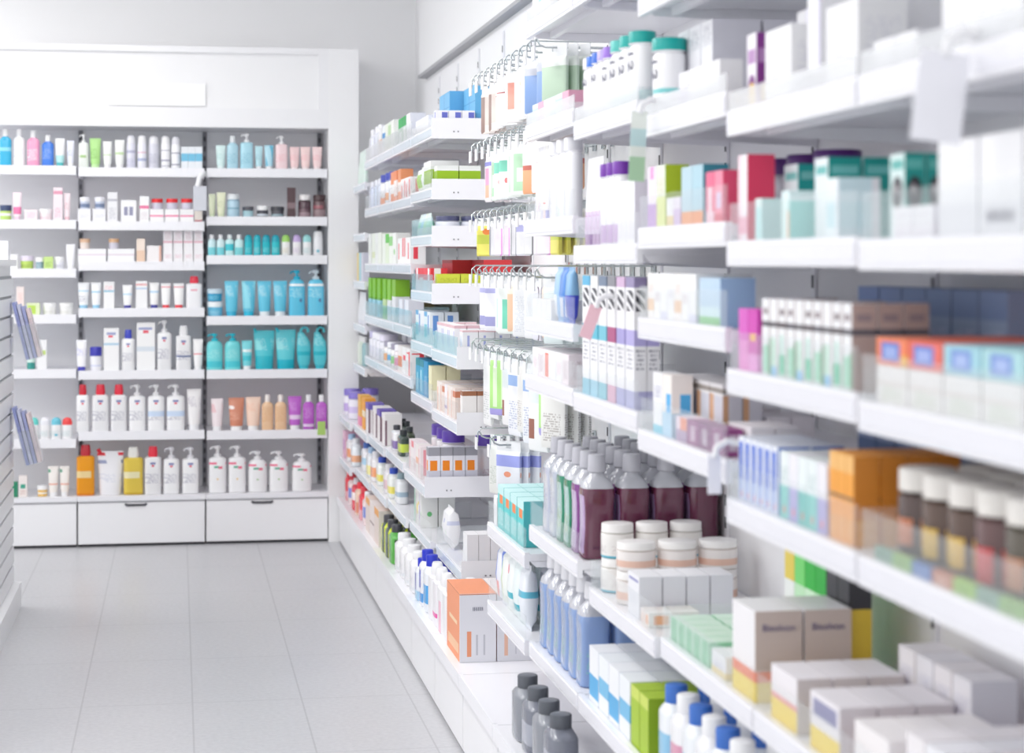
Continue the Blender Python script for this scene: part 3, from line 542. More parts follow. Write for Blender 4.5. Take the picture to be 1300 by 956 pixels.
# base cabinets, rear panels and uprights
for b, i in cidx.items():
    Y0, Y1 = J[i] + .002, J[i + 1] - .002
    r = root('base_cabinet', (0, 0, 0)); tag(r, 'low white base cabinet below the %s of the right wall' % cname[b], 'cabinet', 'right wall base cabinets')
    boxpart('cabinet_body', [(XD + .016, XR - .003, Y0, Y1, .012, .206)], M_white, r)
    boxpart('cabinet_top', [(XD - .002, XR - .003, Y0, Y1, .206, .228)], M_shelf, r)
    boxpart('price_rail', [(XD - .014, XD - .002, Y0, Y1, .192, .232)], M_shelf, r)
    boxpart('plinth', [(XD + .02, XR - .01, Y0, Y1, 0, .012)], M_dark, r)
    boxpart('drawer', [(XD, XD + .014, Y0 + .001, Y1 - .001, .014, .188)], M_white, r)
    p = boxpart('back_panel', [(XR - .012, XR - .002, Y0, Y1, .23, 2.3)], M_panel)
    tag(p, 'white rear panel behind the %s of the right wall' % cname[b], 'panel', 'right wall rear panels')
    if i:
        r = root('slotted_upright', (XR - .016, J[i], .23)); tag(r, 'slotted steel upright at the near edge of the %s' % cname[b], 'upright', 'right wall uprights')
        boxpart('upright_channel', [(-.003, .003, -.011, .011, 0, 2.05)], M_shelf, r)
        boxpart('slots', [(-.0045, -.003, -.005, .005, .02 + .05 * q, .045 + .05 * q) for q in range(40)], M_dark, r)

ROWN = ['front', 'second', 'third', 'rear', 'last']
PICK = random.Random(3)
PLACED = []
def clear_above(x0, x1, y0, y1, z):
    """height free above z under the shelves that overlap this footprint"""
    lim = 2.3
    for (X, Y0, Y1, s, lev, cn) in SH.values():
        if s > z + .005 and x1 > X - .002 and y1 > Y0 - .006 and y0 < Y1 + .006: lim = min(lim, s + .004 - .052)
    return lim - z - .003
def hits(b):
    return any(b[0] < q[1] - .0004 and b[1] > q[0] + .0004 and b[2] < q[3] - .0004 and b[3] > q[2] + .0004 and b[4] < q[5] - .0004 and b[5] > q[4] + .0004 for q in PLACED)
def R(key, xa, xb, n, kind, d, t, B, C='w', desc='', rows=1, wf=.95, dx=0., base=0., yoff=0., pitch=1.06, deep=.3):
    """a row of goods along a shelf between the picture columns xa..xb (measured on the goods' front plane)"""
    star = key[0] == '*'
    if key == 'deck': X, Y0, Y1, s, lev, cn = XD, 1.2, 9.6, .228, 'base', ''
    elif star: X, Y0, Y1, s, lev, cn = SH['k' + key[1]]
    else: X, Y0, Y1, s, lev, cn = SH[key]
    Xf = X + .016 + dx; Ya = Xf / T(xa); Yb = Xf / T(xb)
    if key != 'deck' and not star: Yb = max(Yb, Y0 + .012); Ya = min(Ya, Y1 - .012)
    if not star and key != 'deck' and Ya - Yb < .022 * n:
        if n == 1: mid = min(max((Ya + Yb) / 2, Y0 + .035), Y1 - .035); Ya, Yb = mid + .027, mid - .027
        else: Ya, Yb = Y1 - .012, Y0 + .012
    st = (Ya - Yb) / n; wd = st * wf
    dep = Yb * CT + Xf * ST
    h = t if t < 3 else EYE + (HOR - t) * dep / F - s - base
    if kind in ('jar', 'spray', 'wide', 'big'): wd = min(wd, .085); d = wd if kind != 'big' else min(d, wd)
    wd = min(wd, .13) if kind != 'carton' or d < .09 else wd
    if kind == 'mouth': wd = .08
    wd = round(wd, 3); h0 = round(max(h, .018), 3)
    if s > 1.3 and dx < .01: rows = min(rows, 1 if d < .09 else rows)
    Bs = B if isinstance(B, (list, tuple)) else [B]; Cs = C if isinstance(C, (list, tuple)) else [C]
    Ds = desc if isinstance(desc, (list, tuple)) else [desc]
    nd = [Ds[q % len(Ds)] for q in range(n)]; out = []
    for r_ in range(rows):
        for q in range(n):
            same = [v for v in range(n) if nd[v] == nd[q]]
            y = Ya - st * (q + .5) + yoff; X_, s_, lev_, cn_ = X, s, lev, cn
            if star:
                c = min((SH[bk + key[1]] for bk in ('jklm' if key[1] in '67' else 'jkl')), key=lambda c: max(c[1] - y, y - c[2], 0))
                X_, yl, yh, s_, lev_, cn_ = c; y = min(max(y, yl + wd / 2 + .008), yh - wd / 2 - .009)
            elif key != 'deck': y = min(max(y, Y0 + wd / 2 + .003), Y1 - wd / 2 - .008)
            y = round(y, 4); xf = X_ + .016 + dx + r_ * d * pitch; zz = s_ + base + .0006; h = h0; ok = False
            for step in range(26):
                if xf + d > XR - .03: break
                hh = min(h0, clear_above(xf, xf + d, y - wd / 2, y + wd / 2, zz))
                hh = math.floor(hh * 250) / 250 if hh < h0 else hh
                if hh > .5 * h0 and not hits((xf, xf + d, y - wd / 2, y + wd / 2, zz, zz + hh)): ok = True; break
                xf += .01
                if xf > X_ + deep + .05: break
            if not ok: continue
            PLACED.append((xf, xf + d, y - wd / 2, y + wd / 2, zz, zz + hh))
            place = ('%s shelf, %s' % (lev_, cn_)) if key != 'deck' else 'on the base, right wall'
            rn = '' if rows == 1 else ', %s row' % (ROWN[r_] if r_ < rows - 1 else 'rear')
            lab = nd[q] + ordl(same.index(q), len(same)) + rn + ', ' + place
            out.append(item(kind, wd, d, hh, Bs[q % len(Bs)], Cs[q % len(Cs)], (xf + d / 2, y, zz), -math.pi / 2, lab, '%s in the %s' % (KINDS[kind][1].replace('_', ' ') + 's', cn_ or 'base row')))
    return out
KN = {}
def E_(key, n, d, wd, h, kind, B, C, desc, x0=.02, row=.0):
    """goods side by side across the near end of a shelf, seen from the end"""
    X, Y0, Y1, s, lev, cn = SH[key]
    for q in range(n):
        xa = X + x0 + q * d * 1.04; y = Y0 + .006 + wd / 2
        PLACED.append((xa, xa + d, y - wd / 2, y + wd / 2, s, s + h))
        item(kind, wd, d, h, B, C, (xa + d / 2, y, s + .0006), -math.pi / 2, desc + (ordl(q, n)) + ', %s shelf, %s' % (lev, cn), '%s at the end of the %s shelf, %s' % (KINDS[kind][1].replace('_', ' ') + 's', lev, cn))
E_('i7', 4, .042, .05, .135, 'carton', 'f0f0f6|z.78-1:a0a0a8|r.15,.75,.4,.66:f88c10|z0-.4:d4d4e0', 'w', 'silver topped carton, orange square', .014)
E_('i1', 3, .045, .045, .06, 'carton', 'f4f4fa|r.5,.95,.1,.9:6870c8', 'w', 'white carton with violet square', .014)
E_('i2', 2, .075, .08, .08, 'carton', 'e8ece8|z.3-.78:98c01c|z.78-.86:f0f2f0', 'w', 'clear carton with olive green band')
E_('i3', 2, .085, .085, .068, 'wide', 'f0f2fa|r.2,.8,.1,.5:b8dcf4|t.2-.5:c0d0f0', '484c70', 'white tub with dark slate lid')
E_('i4', 2, .08, .05, .066, 'carton', 'd0d840|z.4-.46:a8b028|t.6-.8:a0a828', 'w', 'lime yellow carton')
E_('i5', 2, .07, .05, .055, 'carton', 'f4f4f6|s:f4f4f6|e.55,1,0,1:f03c48|e0,.15,0,1:f8b0b8', 'w', 'white carton with red end')
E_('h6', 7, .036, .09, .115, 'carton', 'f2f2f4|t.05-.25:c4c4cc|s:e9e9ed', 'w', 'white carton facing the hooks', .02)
E_('h4', 4, .045, .05, .1, 'carton', 'f4f0ee|z.85-1:a06848|z0-.1:e8c8b8', 'w', 'white carton with brown top')
E_('h3', 5, .05, .06, .085, 'carton', 'f6f6f8|z.93-1:ecc8cc|r.3,.45,.4,.8:a8b0e0', 'w', 'white carton with violet mark')
# ---- top of the near bays
R('e0', 672, 727, 6, 'carton', .07, .15, ['w|t.3-.6:d0e0e4', 'w|z.3-.7:a8e0e0', 'w|z.5-.8:a0d4e8', 'w'], desc='white carton with faint teal edge', rows=1)
R('d0', 728, 808, 6, 'carton', .07, .15, ['w|z.6-.9:70b0e0', 'w|z.6-.9:e8a0a8', 'w', 'f4f4f8|t.2-.8:c0c0d0'], desc='white carton with coloured upper edge')
R('c0', 811, 905, 4, 'carton', .08, .14, 'w|t.2-.6:d8d8e4', desc='plain white carton', rows=1)
R('e1', 672, 722, 6, 'carton', .08, .055, ['f0f8fa|z.4-.8:c8e8ec', 'f8e4ec|z.5-1:f0b0c8', 'f8f8fa', 'e0f2f4'], desc=['low pale teal carton', 'low pink carton', 'low white carton', 'low mint carton'])
# tall white bottles with coloured caps and numbers
Y = R('d1', 729, 748, 2, 'big', .04, .142, 'fafafc|t.1-.3:d0d4e0', ['f4f4f8', '3c7ce0'], ['slim white bottle with white cap', 'slim white bottle with blue cap'])
Y += R('d1', 749, 770, 3, 'big', .04, .145, 'fafafc|t.1-.3:d0d4e0', ['3c74d8', 'c8b8f0', 'a078dc'], ['white bottle with blue cap', 'white bottle with lilac cap', 'white bottle with violet cap'])
Y += R('d1', 771, 806, 3, 'big', .05, .15, 'fafafc|z.1-.25:e0f4f4|t.1-.3:c0d8dc', ['58c8c0', '14b4ac', '10b0a8'], ['white bottle with pale teal cap', 'white bottle with teal cap', 'wide white bottle with teal cap'])
Y += R('c1', 812, 838, 1, 'big', .06, .15, 'fafafc|z.35-.42:80d4d4|t.1-.3:c0c8cc', '10b0a8', 'wide white bottle with teal cap and teal stripe')
for n, o in enumerate(Y):
    if n in (0, 2, 4, 5, 6, 7, 8):
        kk = [v for v in PROTO.items() if v[1].children and v[1].children[0].data == o.children[0].data][0][0]
        lettering('2' if n < 4 else '12', .04 if n < 5 else .048, '77778a', o, (0, -kk[2] / 2 - .0006, kk[3] * .62), (math.radians(90), math.radians(90), 0))
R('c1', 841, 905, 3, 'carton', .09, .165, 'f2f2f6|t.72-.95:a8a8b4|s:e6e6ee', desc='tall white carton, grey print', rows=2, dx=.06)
R('c1', 862, 914, 4, 'carton', .04, .065, ['f6f6fa|z.2-.6:d4cce4', 'w', 'w', 'w'], desc=['low white carton with lilac print', 'low plain white carton', 'low plain white carton', 'low plain white carton'])
R('b1', 924, 945, 2, 'carton', .07, .12, 'w|t.2-.8:dcdce6', desc='white carton beside the purple one', dx=.02)
o = R('b1', 945, 953, 1, 'carton', .035, .125, 'f8f4f8|z.5-1:7c2c7c|z0-.5:9c3c94', desc='purple carton with yellow disc', dx=.015)[0]
PROTO[[k for k, v in PROTO.items() if v is o][0]] = o
o.data.materials[0] = mat('f6f2f8|s:84308c|d.5,.28,.4:84308c|d.5,.22,.32:f4cc30|r.1,.9,.62,.8:b888c0', .45)
R('b1', 966, 1076, 7, 'carton', .08, .16, ['fafafc|r.8,1,0,1:dcd8f0', 'fafafc|t.5-.9:d8d8e8', 'fafafc|r0,.15,0,1:c8d8f0', 'fafafc|s:e8e4f0'], desc=['tall white carton with lilac edge', 'tall white carton with faint print', 'tall white carton with blue edge', 'tall plain white carton'], dx=.03)
R('b1', 1076, 1080, 1, 'carton', .08, .15, '1c7c60|z0-.2:3c50c0', desc='tall dark green carton', dx=.03)
R('b1', 922, 1084, 8, 'carton', .03, .035, 'w|t.3-.6:dfe3ee', desc='low white carton behind the clear riser', dx=-.004)
R('a1', 1112, 1190, 3, 'carton', .035, .16, ['6c6c74|z.6-1:8c8c94|r.3,.6,.8,.9:c8b890', '767680|r.7,.9,.2,1:3c50b0', '1c7c5c|z.3-.5:e0d040'], desc=['tall dark grey carton', 'tall grey carton with blue edge', 'tall green carton with yellow band'], rows=2, dx=.12)
R('a1', 1105, 1165, 2, 'carton', .05, .045, 'fafafc|s:f0f0f4', desc='low white carton left of the hanging tag')
R('a1', 1196, 1300, 4, 'carton', .07, .1, 'fafafc|t.3-.6:e4e4ee', desc='white carton right of the hanging tag')
# ---- eye level row
R('c2', 812, 918, 4, 'wide', .06, .125, 'f6f4fa|t.2-.7:c0b8d4', '5c2880', 'white tub with dark purple lid', dx=.16)
R('c2', 822, 845, 2, 'carton', .045, 209, ['f6ecfa|z0-.4:c8a0dc|r.3,.7,.8,1:e8a0d8', 'f4fae8|z0-.5:e8f0a0|t.5-.8:d0c0a0|s:bcd428'], desc=['white and lilac carton', 'white carton with lime side'])
R('c2', 846, 864, 2, 'carton', .035, .055, ['fafafc|z0-.4:ecd8a0', 'f4ecf8|z0-.6:dcc4e8'], desc=['low white and cream carton', 'low lilac carton'])
R('c2', 865, 893, 2, 'carton', .045, 208, ['c0dce8|z0-.25:f4a468', 'b4d8e6|z0-.25:f49c58|s:3c98ac'], desc=['grey blue carton with orange foot', 'blue carton with teal side'])
R('c2', 896, 918, 2, 'carton', .03, .09, ['f06890|z0-.25:f4d0dc|r.3,.7,.2,.7:fbe4ec', 'f88ca8|z0-.2:e04868|r.2,.8,.3,.6:e8d4f0|s:f05078'], desc=['pink carton with white print', 'rose carton with pink side'])
R('b2', 924, 941, 1, 'carton', .045, 196, 'fbe0e8|r.4,1,0,1:fbf4f8|z.1-.3:f0b0c4|s:e83c64', desc='white and pink carton with crimson side')
R('b2', 931, 946, 1, 'carton', .06, .068, 'e4f6f4|z.1-.8:c0ecec|s:c8eeec', desc='pale mint carton with yellow stripe', dx=.0, yoff=-.09)
R('b2', 972, 990, 1, 'carton', .05, 208, 'e8f4f6|s:14a09c|r.1,.9,.8,.9:80ccc8', desc='teal carton with white front, left', rows=2, dx=.03)
R('b2', 974, 984, 1, 'carton', .052, .075, 'e0f8f4|s:98e4de|z.8-1:e8fafa|r.75,.95,0,.6:f8a868', desc='mint carton with orange stripe', yoff=-.07)
R('b2', 1034, 1052, 1, 'carton', .05, 200, 'eef6f8|s:0c9c94|r.1,.9,.8,.9:70c4c0', desc='teal carton with white front, right', rows=2, dx=.03)
R('b2', 1031, 1046, 1, 'carton', .06, .085, 'f0fafc|s:dcf2f8|z.2-.6:d0eef4|r.8,1,0,1:f4f4f8', desc='ice white carton with soft blue centre', yoff=-.06)
R('a2', 1092, 1101, 1, 'carton', .027, .112, 'dff4f2|z.85-.95:5cb8b0|s:109890', desc='thin teal carton with black disc', rows=4, dx=.02, yoff=-.01)
for o in list(COL.objects):
    if str(o.get('label', '')).startswith('thin teal carton with black disc'):
        o.data.materials[0] = mat('dff4f2|s:0c948c|r.1,.9,.82,.93:5cb8b0|d.5,.55,.38:303038|d.42,.6,.12:a8a0a4', .4)
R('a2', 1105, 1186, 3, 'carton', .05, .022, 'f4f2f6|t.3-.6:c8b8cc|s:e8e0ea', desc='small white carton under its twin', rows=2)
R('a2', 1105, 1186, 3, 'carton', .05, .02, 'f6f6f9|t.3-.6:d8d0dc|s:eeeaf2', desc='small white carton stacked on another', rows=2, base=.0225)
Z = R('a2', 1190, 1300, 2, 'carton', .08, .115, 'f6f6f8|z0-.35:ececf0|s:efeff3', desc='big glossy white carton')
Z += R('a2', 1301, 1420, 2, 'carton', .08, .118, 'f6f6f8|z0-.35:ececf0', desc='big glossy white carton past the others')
o = Z[1]; L_ = lettering('oteie', .027, '8c8896', o, (.0, -.0408, .026), (math.radians(90), 0, 0), True); L_.scale = (1.35, 1, 1)
# ---- purple tubes of the fourth bay
R('d2', 729, 758, 4, 'tube', .03, .195, 'fafafc|z0-.3:e4d4ec|t.05-.25:c080b8', ['c09cc8', '8c4ca0', 'c09cc8', 'c8a8d0'], 'tall white tube with purple foot')
R('d2', 759, 783, 3, 'big', .035, .175, 'fafafc|z.05-.3:d0b0dc|t.3-.7:e8e0f0', '7c38b0', 'white bottle with purple cap')
R('d2', 784, 806, 2, 'carton', .05, .13, 'fafafc|t.1-.4:d0c4dc|s:f0ecf4', desc='white carton with pale violet print', rows=2)
R('e2', 670, 692, 5, 'tube', .03, .215, ['fafafc|t.0-.2:b0a8c0', 'f4f4f8|t.0-.15:e0a0b0', 'fafafc|t.0-.15:c0c0d8', 'f6f4f0|z.1-.12:f08080', 'fafafc'], ['f4f4f8', 'f4f4f6', 'e4e4f4', 'f4e4e4', 'a8a8dc'], 'tall slim white tube')
R('e2', 694, 722, 3, 'big', .04, .215, ['f6f6fa|t.1-.3:c8c8d8', 'fafafc|t.05-.2:a8d0b0', 'f6f6fa'], 'f2f2f6', 'tall plain white bottle')
# ---- fourth level, near bays
R('b3', 926, 1075, 6, 'carton', .05, .135, 'a4b8d4|z.7-1:8098c4|t.2-.6:d0d8ec|s:98a8c8', desc='slate blue carton at the rear', dx=.2)
R('b3', 928, 962, 2, 'carton', .04, .1, ['f090d8|r.1,.9,.5,.7:fcc040|z.5-1:e060c8', 'd840b8|r.2,.8,.5,.62:f8c040|z0-.3:f0a0e0'], desc=['light magenta carton', 'magenta carton with yellow spot'])
R('b3', 967, 1082, 10, 'carton', .035, .118, ['f6f6f8|s:bca49c|z.64-.71:605c64|f.1,.9,.05,.4:a8e0c4|r.2,.8,.8,.88:98888c|f.85,1,0,.45:38a058', 'f6f6f8|s:bca49c|z.64-.71:686468|f.1,.9,0,.14:90c8f0|f.3,.7,.14,.5:c0ecd0|f0,.15,0,.5:58b078', 'f6f6f8|s:b8a098|z.64-.71:584c50|r.2,.8,.8,.88:88787c|f.1,.9,.05,.3:60c8a0|f.3,.6,.3,.55:b0e4d0'], desc=['white and mint carton', 'white and sky carton', 'white and green carton'], rows=3, wf=.9)
R('a3', 1098, 1300, 4, 'carton', .09, .05, 'f6f4f2|t.1-.5:b8c8a8|z.5-.6:e8e0dc|s:f0eeec', desc='olive printed carton, lower layer', rows=2, dx=.004)
R('a3', 1098, 1300, 4, 'carton', .09, .034, ['f88858|r.15,.75,.15,.85:5878d0|r.25,.65,.3,.7:a0b4e8|r.8,1,0,.4:f4c040', 'f07060|r.15,.75,.15,.85:6080d4|r.25,.65,.3,.7:a8b8ec', 'a8d8e4|r.2,.75,.15,.85:7090d8|r.3,.65,.3,.7:b0c4f0', 'b4e0e4|r.2,.75,.15,.85:7090d8|r.3,.65,.3,.7:b0c4f0'], desc=['orange carton with blue oblong', 'red carton with blue oblong', 'aqua carton with blue oblong', 'pale aqua carton with blue oblong'], rows=2, base=.051, dx=.004)
# ---- third bay, middle levels
R('c3', 813, 884, 7, 'carton', .05, .088, ['fbf8f6|z.2-.45:f4d0b0|t.6-.8:e0a890', 'fafafa|t.4-.6:b08898', 'fafafa|z0-.2:e0e0f0', 'f8f8fa|t.5-.7:c0b8c8'], desc=['white carton with peach band', 'white carton with mauve print', 'white carton with lilac foot', 'white carton with grey print'], rows=2)
R('c3', 885, 918, 1, 'carton', .06, .082, 'c4dcf0|z0-.2:80c880|z.2-.4:d8eef4|s:a8c8ec', desc='wide pale blue carton with green foot', dx=.0)
R('d4', 716, 806, 6, 'carton', .025, .262, [('fafafc|o.74-.9:3e3e48|z.48-.6:%s|z.0-.14:%s|t.3-.46:808090|z.92-1:%s' % (a, b, c)) for a, b, c in (('68c4dc', '90d0e4', '60b8e0'), ('5cc0d8', 'a0d8ec', 'f4f4f6'), ('78c8dc', '88ccdc', '7888a0'), ('b85888', 'e0b0c8', '909098'), ('b0a8e0', 'b0b0dc', 'd8b8d8'), ('b8b0e4', 'b8b8e0', '9c90b8'))],
  desc=['tall toothbrush carton with blue patch', 'tall toothbrush carton with aqua patch', 'tall toothbrush carton with teal foot', 'tall toothbrush carton with crimson patch', 'tall toothbrush carton with lilac patch', 'tall toothbrush carton with violet patch'], rows=2, wf=.86)
R('e3', 668, 700, 4, 'carton', .04, .05, ['fafafa|t.2-.6:d0d0d8', 'f4f4f6'], desc='small plain white carton', rows=2)
R('e3', 701, 722, 3, 'bag', .03, .13, ['a8ccf0|r.2,.8,.1,.5:f0f4fa', '5890dc|r.1,.9,.1,.45:e8ecf8', '3c48c8|z.5-1:88b8e0'], desc=['pale blue soft pack', 'mid blue soft pack', 'royal blue soft pack'])
R('e4', 668, 722, 6, 'carton', .05, .072, ['fafafa|t.3-.7:f0b0c8', 'faf0f4|t.2-.8:a89098', 'fafafa|r.2,.8,.1,.9:f08878', 'fafafc'], desc=['white carton with pink print', 'white carton with brown print', 'white carton with coral oblong', 'plain white carton'], rows=2)
R('c4', 829, 853, 2, 'carton', .04, .115, ['fafafc|t.6-.8:6060a0|z0-.15:88d4e8', 'fbf4ee|r.4,.9,0,.7:50b4ec|z0-.4:c0e0f4'], desc=['tall white carton with aqua foot', 'tall white carton with blue stripe'])
R('c4', 854, 918, 4, 'carton', .035, .108, 'f4f2f2|r.0,.3,0,.82:e0b088|r.3,1,0,.8:dcdce4|z.85-.93:a09890', desc='white and tan striped carton', rows=2, dx=.05)
R('c4', 858, 918, 4, 'carton', .035, .045, ['f4e4f0|r.4,1,.4,1:f8a080|z0-.5:b8a0c0', 'a05890|r.3,.7,.2,.8:d0b8cc', '8c4880|r.3,.7,.2,.8:c0b0c0', '984c88|r.3,.7,.2,.8:c8b8c8'], desc=['low pink and orange carton', 'low plum carton, pale window', 'low dark plum carton', 'low plum carton with grey window'])
R('c4', 812, 828, 3, 'carton', .04, .05, ['f6f2f4|t.2-.6:c0a8b0', 'f4f0f4'], desc='small mauve printed carton', rows=2)
# ---- fifth level, near bays
R('b4', 927, 988, 6, 'carton', .05, .103, 'eef2fa|f.1,.7,.35,.92:4470d8|f.05,.7,.05,.35:b4c8f4|d.5,.12,.1:f07060|t.6-.8:a0a8c8|s:3070d0', desc='white and blue carton', rows=2)
R('b4', 990, 1050, 5, 'carton', .05, .1, ['f0f8f8|z.0-.5:80d8d0|d.5,.15,.12:f07060|t.6-.8:a0b8b8', 'f4f2f8|z.0-.5:b8b0e4|d.5,.15,.12:f07060', 'f0f8f8|z.0-.5:60c8c0|d.5,.15,.12:f07060'], desc=['white and teal carton', 'white and lilac carton', 'white and deep teal carton'], rows=2)
R('b4', 928, 1084, 7, 'carton', .04, .125, '46608c|z.8-1:8090b4|t.2-.6:7890bc', desc='navy carton at the rear', dx=.2)
R('b4', 1053, 1084, 3, 'carton', .036, .122, 'f8a838|t.5-.54:806040|z.5-.54:907050|z.8-1:f8c070|s:dc8c34|r.1,.9,.0,.3:f0b060', desc='orange carton', rows=4)
R('a4', 1110, 1300, 5, 'wide', .045, .12, ['54403c|r.1,.9,.25,.62:c87850', '5c4438|r.1,.9,.2,.6:d8b040', '5c4438|r.1,.9,.2,.6:e0b848', '684848|r.1,.9,.15,.6:cc3c40', '5c5448|r.1,.9,.2,.6:c08868', '606450|r.1,.9,.2,.6:98a078'], 'f0ece6',
  ['brown bottle with copper label', 'brown bottle with yellow label', 'brown bottle with golden label', 'brown bottle with red label', 'brown bottle with tan label', 'brown bottle with olive label'], rows=4, wf=.93, dx=.02)
R('a4', 1110, 1300, 7, 'carton', .01, .02, ['90b0a0|t.2-.8:405050', '9cc47c|t.2-.8:506040', '4c74b8|t.2-.8:b0c0e0', 'c07860|t.2-.8:f0e0d0', 'a8d068|t.2-.8:507030'], desc=['flat teal pill packet', 'flat green pill packet', 'flat blue pill packet', 'flat rust pill packet', 'flat lime pill packet'], dx=-.007)
# ---- sixth level, near bays
R('c5', 996, 1078, 6, 'carton', .04, .238, ['f4d858|z.4-.6:ffffff', '7ce478|z.3-.6:d0f8d0', '28c040|z.5-.6:e0ffe0', '20b83c|z.4-.6:d8ffd8', '34343c|z.2-.6:f0d040', '38383e|z.2-.6:e8c840'], desc=['yellow carton at the rear', 'light green carton at the rear', 'green carton at the rear', 'bright green carton at the rear', 'black carton at the rear', 'black and gold carton at the rear'], dx=.17)
R('d5', 746, 768, 1, 'wide', .08, .075, 'faf8f4|z0-.1:60c0d8|t.2-.5:c8c0c0', 'faf8f6', 'blue rimmed tub, lower layer', rows=3, dx=.0)
R('d5', 746, 768, 1, 'wide', .08, .075, 'faf8f4|z0-.1:60c0d8|t.2-.5:c8c0c0', 'faf8f6', 'blue rimmed tub, upper layer', rows=3, dx=.0, base=.0755)
R('d5', 772, 794, 1, 'wide', .08, .07, 'faf4f0|z.2-.5:f4ccb8', 'faf8f6', 'white tub with peach print, lower layer', rows=3)
R('d5', 772, 794, 1, 'wide', .08, .06, 'faf4f0|z.2-.5:f4ccb8', 'faf8f6', 'white tub with peach print, upper layer', rows=3, base=.071)
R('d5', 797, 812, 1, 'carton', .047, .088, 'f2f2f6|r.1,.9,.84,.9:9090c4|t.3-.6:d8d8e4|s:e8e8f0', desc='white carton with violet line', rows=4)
R('d5', 813, 824, 2, 'carton', .05, .03, ['f4ece8|t.2-.8:f0b090', 'f6f2ee|r.2,.8,.2,.8:f4b890'], desc='low white and orange carton', rows=2)
R('c5', 843, 900, 5, 'carton', .075, .045, 'd8f0e0|o0-1:28b070|s:a8e0c0', desc='low green striped carton', rows=2)
R('c5', 862, 925, 3, 'carton', .05, .03, ['f8f4f4|t.2-.7:f0a890', 'f8f8f4|z0-.4:d8e8c0'], desc=['white carton with coral print', 'white carton with lime foot'], dx=.17)
R('c5', 903, 922, 1, 'carton', .06, .04, 'f4f4f8|t.3-.6:9898c0|z0-.3:f0e0b0', desc='low white carton, cream foot', rows=2)
Z = R('c5', 925, 968, 1, 'carton', .08, .15, 'f4f2f4|z0-.35:f4d848|z.35-.42:f09090|t.6-.8:b0b0c4|s:c8b8b0', desc='white carton with yellow foot', rows=2, wf=.9)
for o in Z:
    m = mat('f4f2f4|s:c9bab2|z0-.22:f4dc50|z.22-.34:f07848', .45); o.data.materials[0] = m
    lettering('Bisolvon', .0165, '5c5480', o, (o.dimensions.x / 2 + .0008, 0, .122), (math.radians(90), 0, math.radians(90)))
R('b5', 925, 985, 3, 'carton', .055, .085, ['f4f0f4|z0-.4:f8dc40|z.4-.5:f0a0a0|s:d8d0d0', 'f4f0f4|z0-.4:f8dc40|r.1,.9,.6,.9:9898b8|s:d8d4d8', 'faf6f6|z0-.35:f08050'], desc=['white carton, yellow foot, near row', 'white carton, yellow foot, violet title', 'white carton, orange foot'], rows=3)
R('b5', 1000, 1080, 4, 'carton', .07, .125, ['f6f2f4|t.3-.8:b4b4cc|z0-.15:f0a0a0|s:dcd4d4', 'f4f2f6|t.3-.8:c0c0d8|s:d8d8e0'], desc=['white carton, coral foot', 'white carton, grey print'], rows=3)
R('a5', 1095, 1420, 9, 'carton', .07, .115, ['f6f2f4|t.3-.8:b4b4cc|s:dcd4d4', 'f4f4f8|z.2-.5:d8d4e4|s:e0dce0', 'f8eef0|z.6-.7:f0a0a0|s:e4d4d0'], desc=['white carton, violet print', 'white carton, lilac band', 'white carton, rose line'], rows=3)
R('c5', 830, 915, 6, 'carton', .04, .035, ['404858|r.2,.8,.3,.7:c05058', '4c88c0', '505860|r.2,.8,.3,.7:e86848'], desc=['low dark carton with red mark', 'low blue carton at the rear', 'low dark carton with coral mark'], dx=.22)
# mouthwash
for n, (B, dn) in enumerate((('dfe4f6|f.15,.85,.08,.9:f4f6fc|t.2-.7:a0a8d8', 'clear mouthwash bottle with white label'), ('dce4f4|f.15,.85,.08,.9:f2f6fc|t.2-.7:98a0d0', 'clear mouthwash bottle with pale label'), ('1ca078|f.15,.85,.08,.9:c8ece4|t.2-.5:c8e080', 'green mouthwash bottle'), ('10986c|f.15,.85,.08,.9:c0ece4|t.2-.5:c8e080', 'deep green mouthwash bottle'), ('983ca4|f.15,.85,.08,.9:e0c4f0', 'magenta mouthwash bottle'), ('7c3858|f.15,.85,.08,.9:d8b8ec', 'dark purple mouthwash bottle'))):
    Xf = .9; y = J[6] - .1 - n * .0885
    for q in range(4):
        item('mouth', .08, .074, .233, B, 'c2c2ca', (Xf + .037 + q * .081, y, SH['e5'][3] + .0006), -math.pi / 2, '%s, %s row, sixth shelf, fifth bay from right' % (dn, ROWN[q]), 'mouthwash bottles on the sixth shelf')
R('f5', 632, 665, 4, 'carton', .05, .12, 'c8f0f0|z.0-.8:60d0d0|r.3,.8,.6,.8:f88848|t.1-.5:f0fafa|s:48b8bc', desc='teal carton with orange square', rows=3)
R('f5', 620, 631, 2, 'carton', .05, .08, 'f4f4f6|t.3-.6:d0d0d8', desc='small white carton', rows=2)
R('f6', 621, 663, 5, 'bag', .05, .17, ['f0f2fa|r.1,.5,.3,.9:7890e0|r.4,.8,.1,.4:f0b0b0', 'f4f8f4|r.2,.5,.1,.8:c8e8b0', 'f2f8f8|z.3-.4:58c0d0|d.5,.75,.15:e890a0', 'eef8f8|z.2-.3:48b8c8', 'f0f4fa|z.5-.6:68c0d8'], desc=['white soft pack with blue print', 'white soft pack with lime stripe', 'white soft pack with pink ring', 'white soft pack with teal line', 'white soft pack with aqua line'], rows=2)
for n in range(6):
    y = J[6] - .06 - n * .09
    for q in range(3):
        item('mouth', .08, .07, .236, 'a4c2f6|f.15,.85,.08,.9:b8ccf0|t.2-.5:a0e8d8', 'f0f0f4', (.9 + .035 + q * .078, y, SH['e6'][3] + .0006), -math.pi / 2, 'blue mouthwash bottle%s, %s row, seventh shelf, fifth bay from right' % (ordl(n, 6), ROWN[q]), 'blue mouthwash bottles on the seventh shelf')
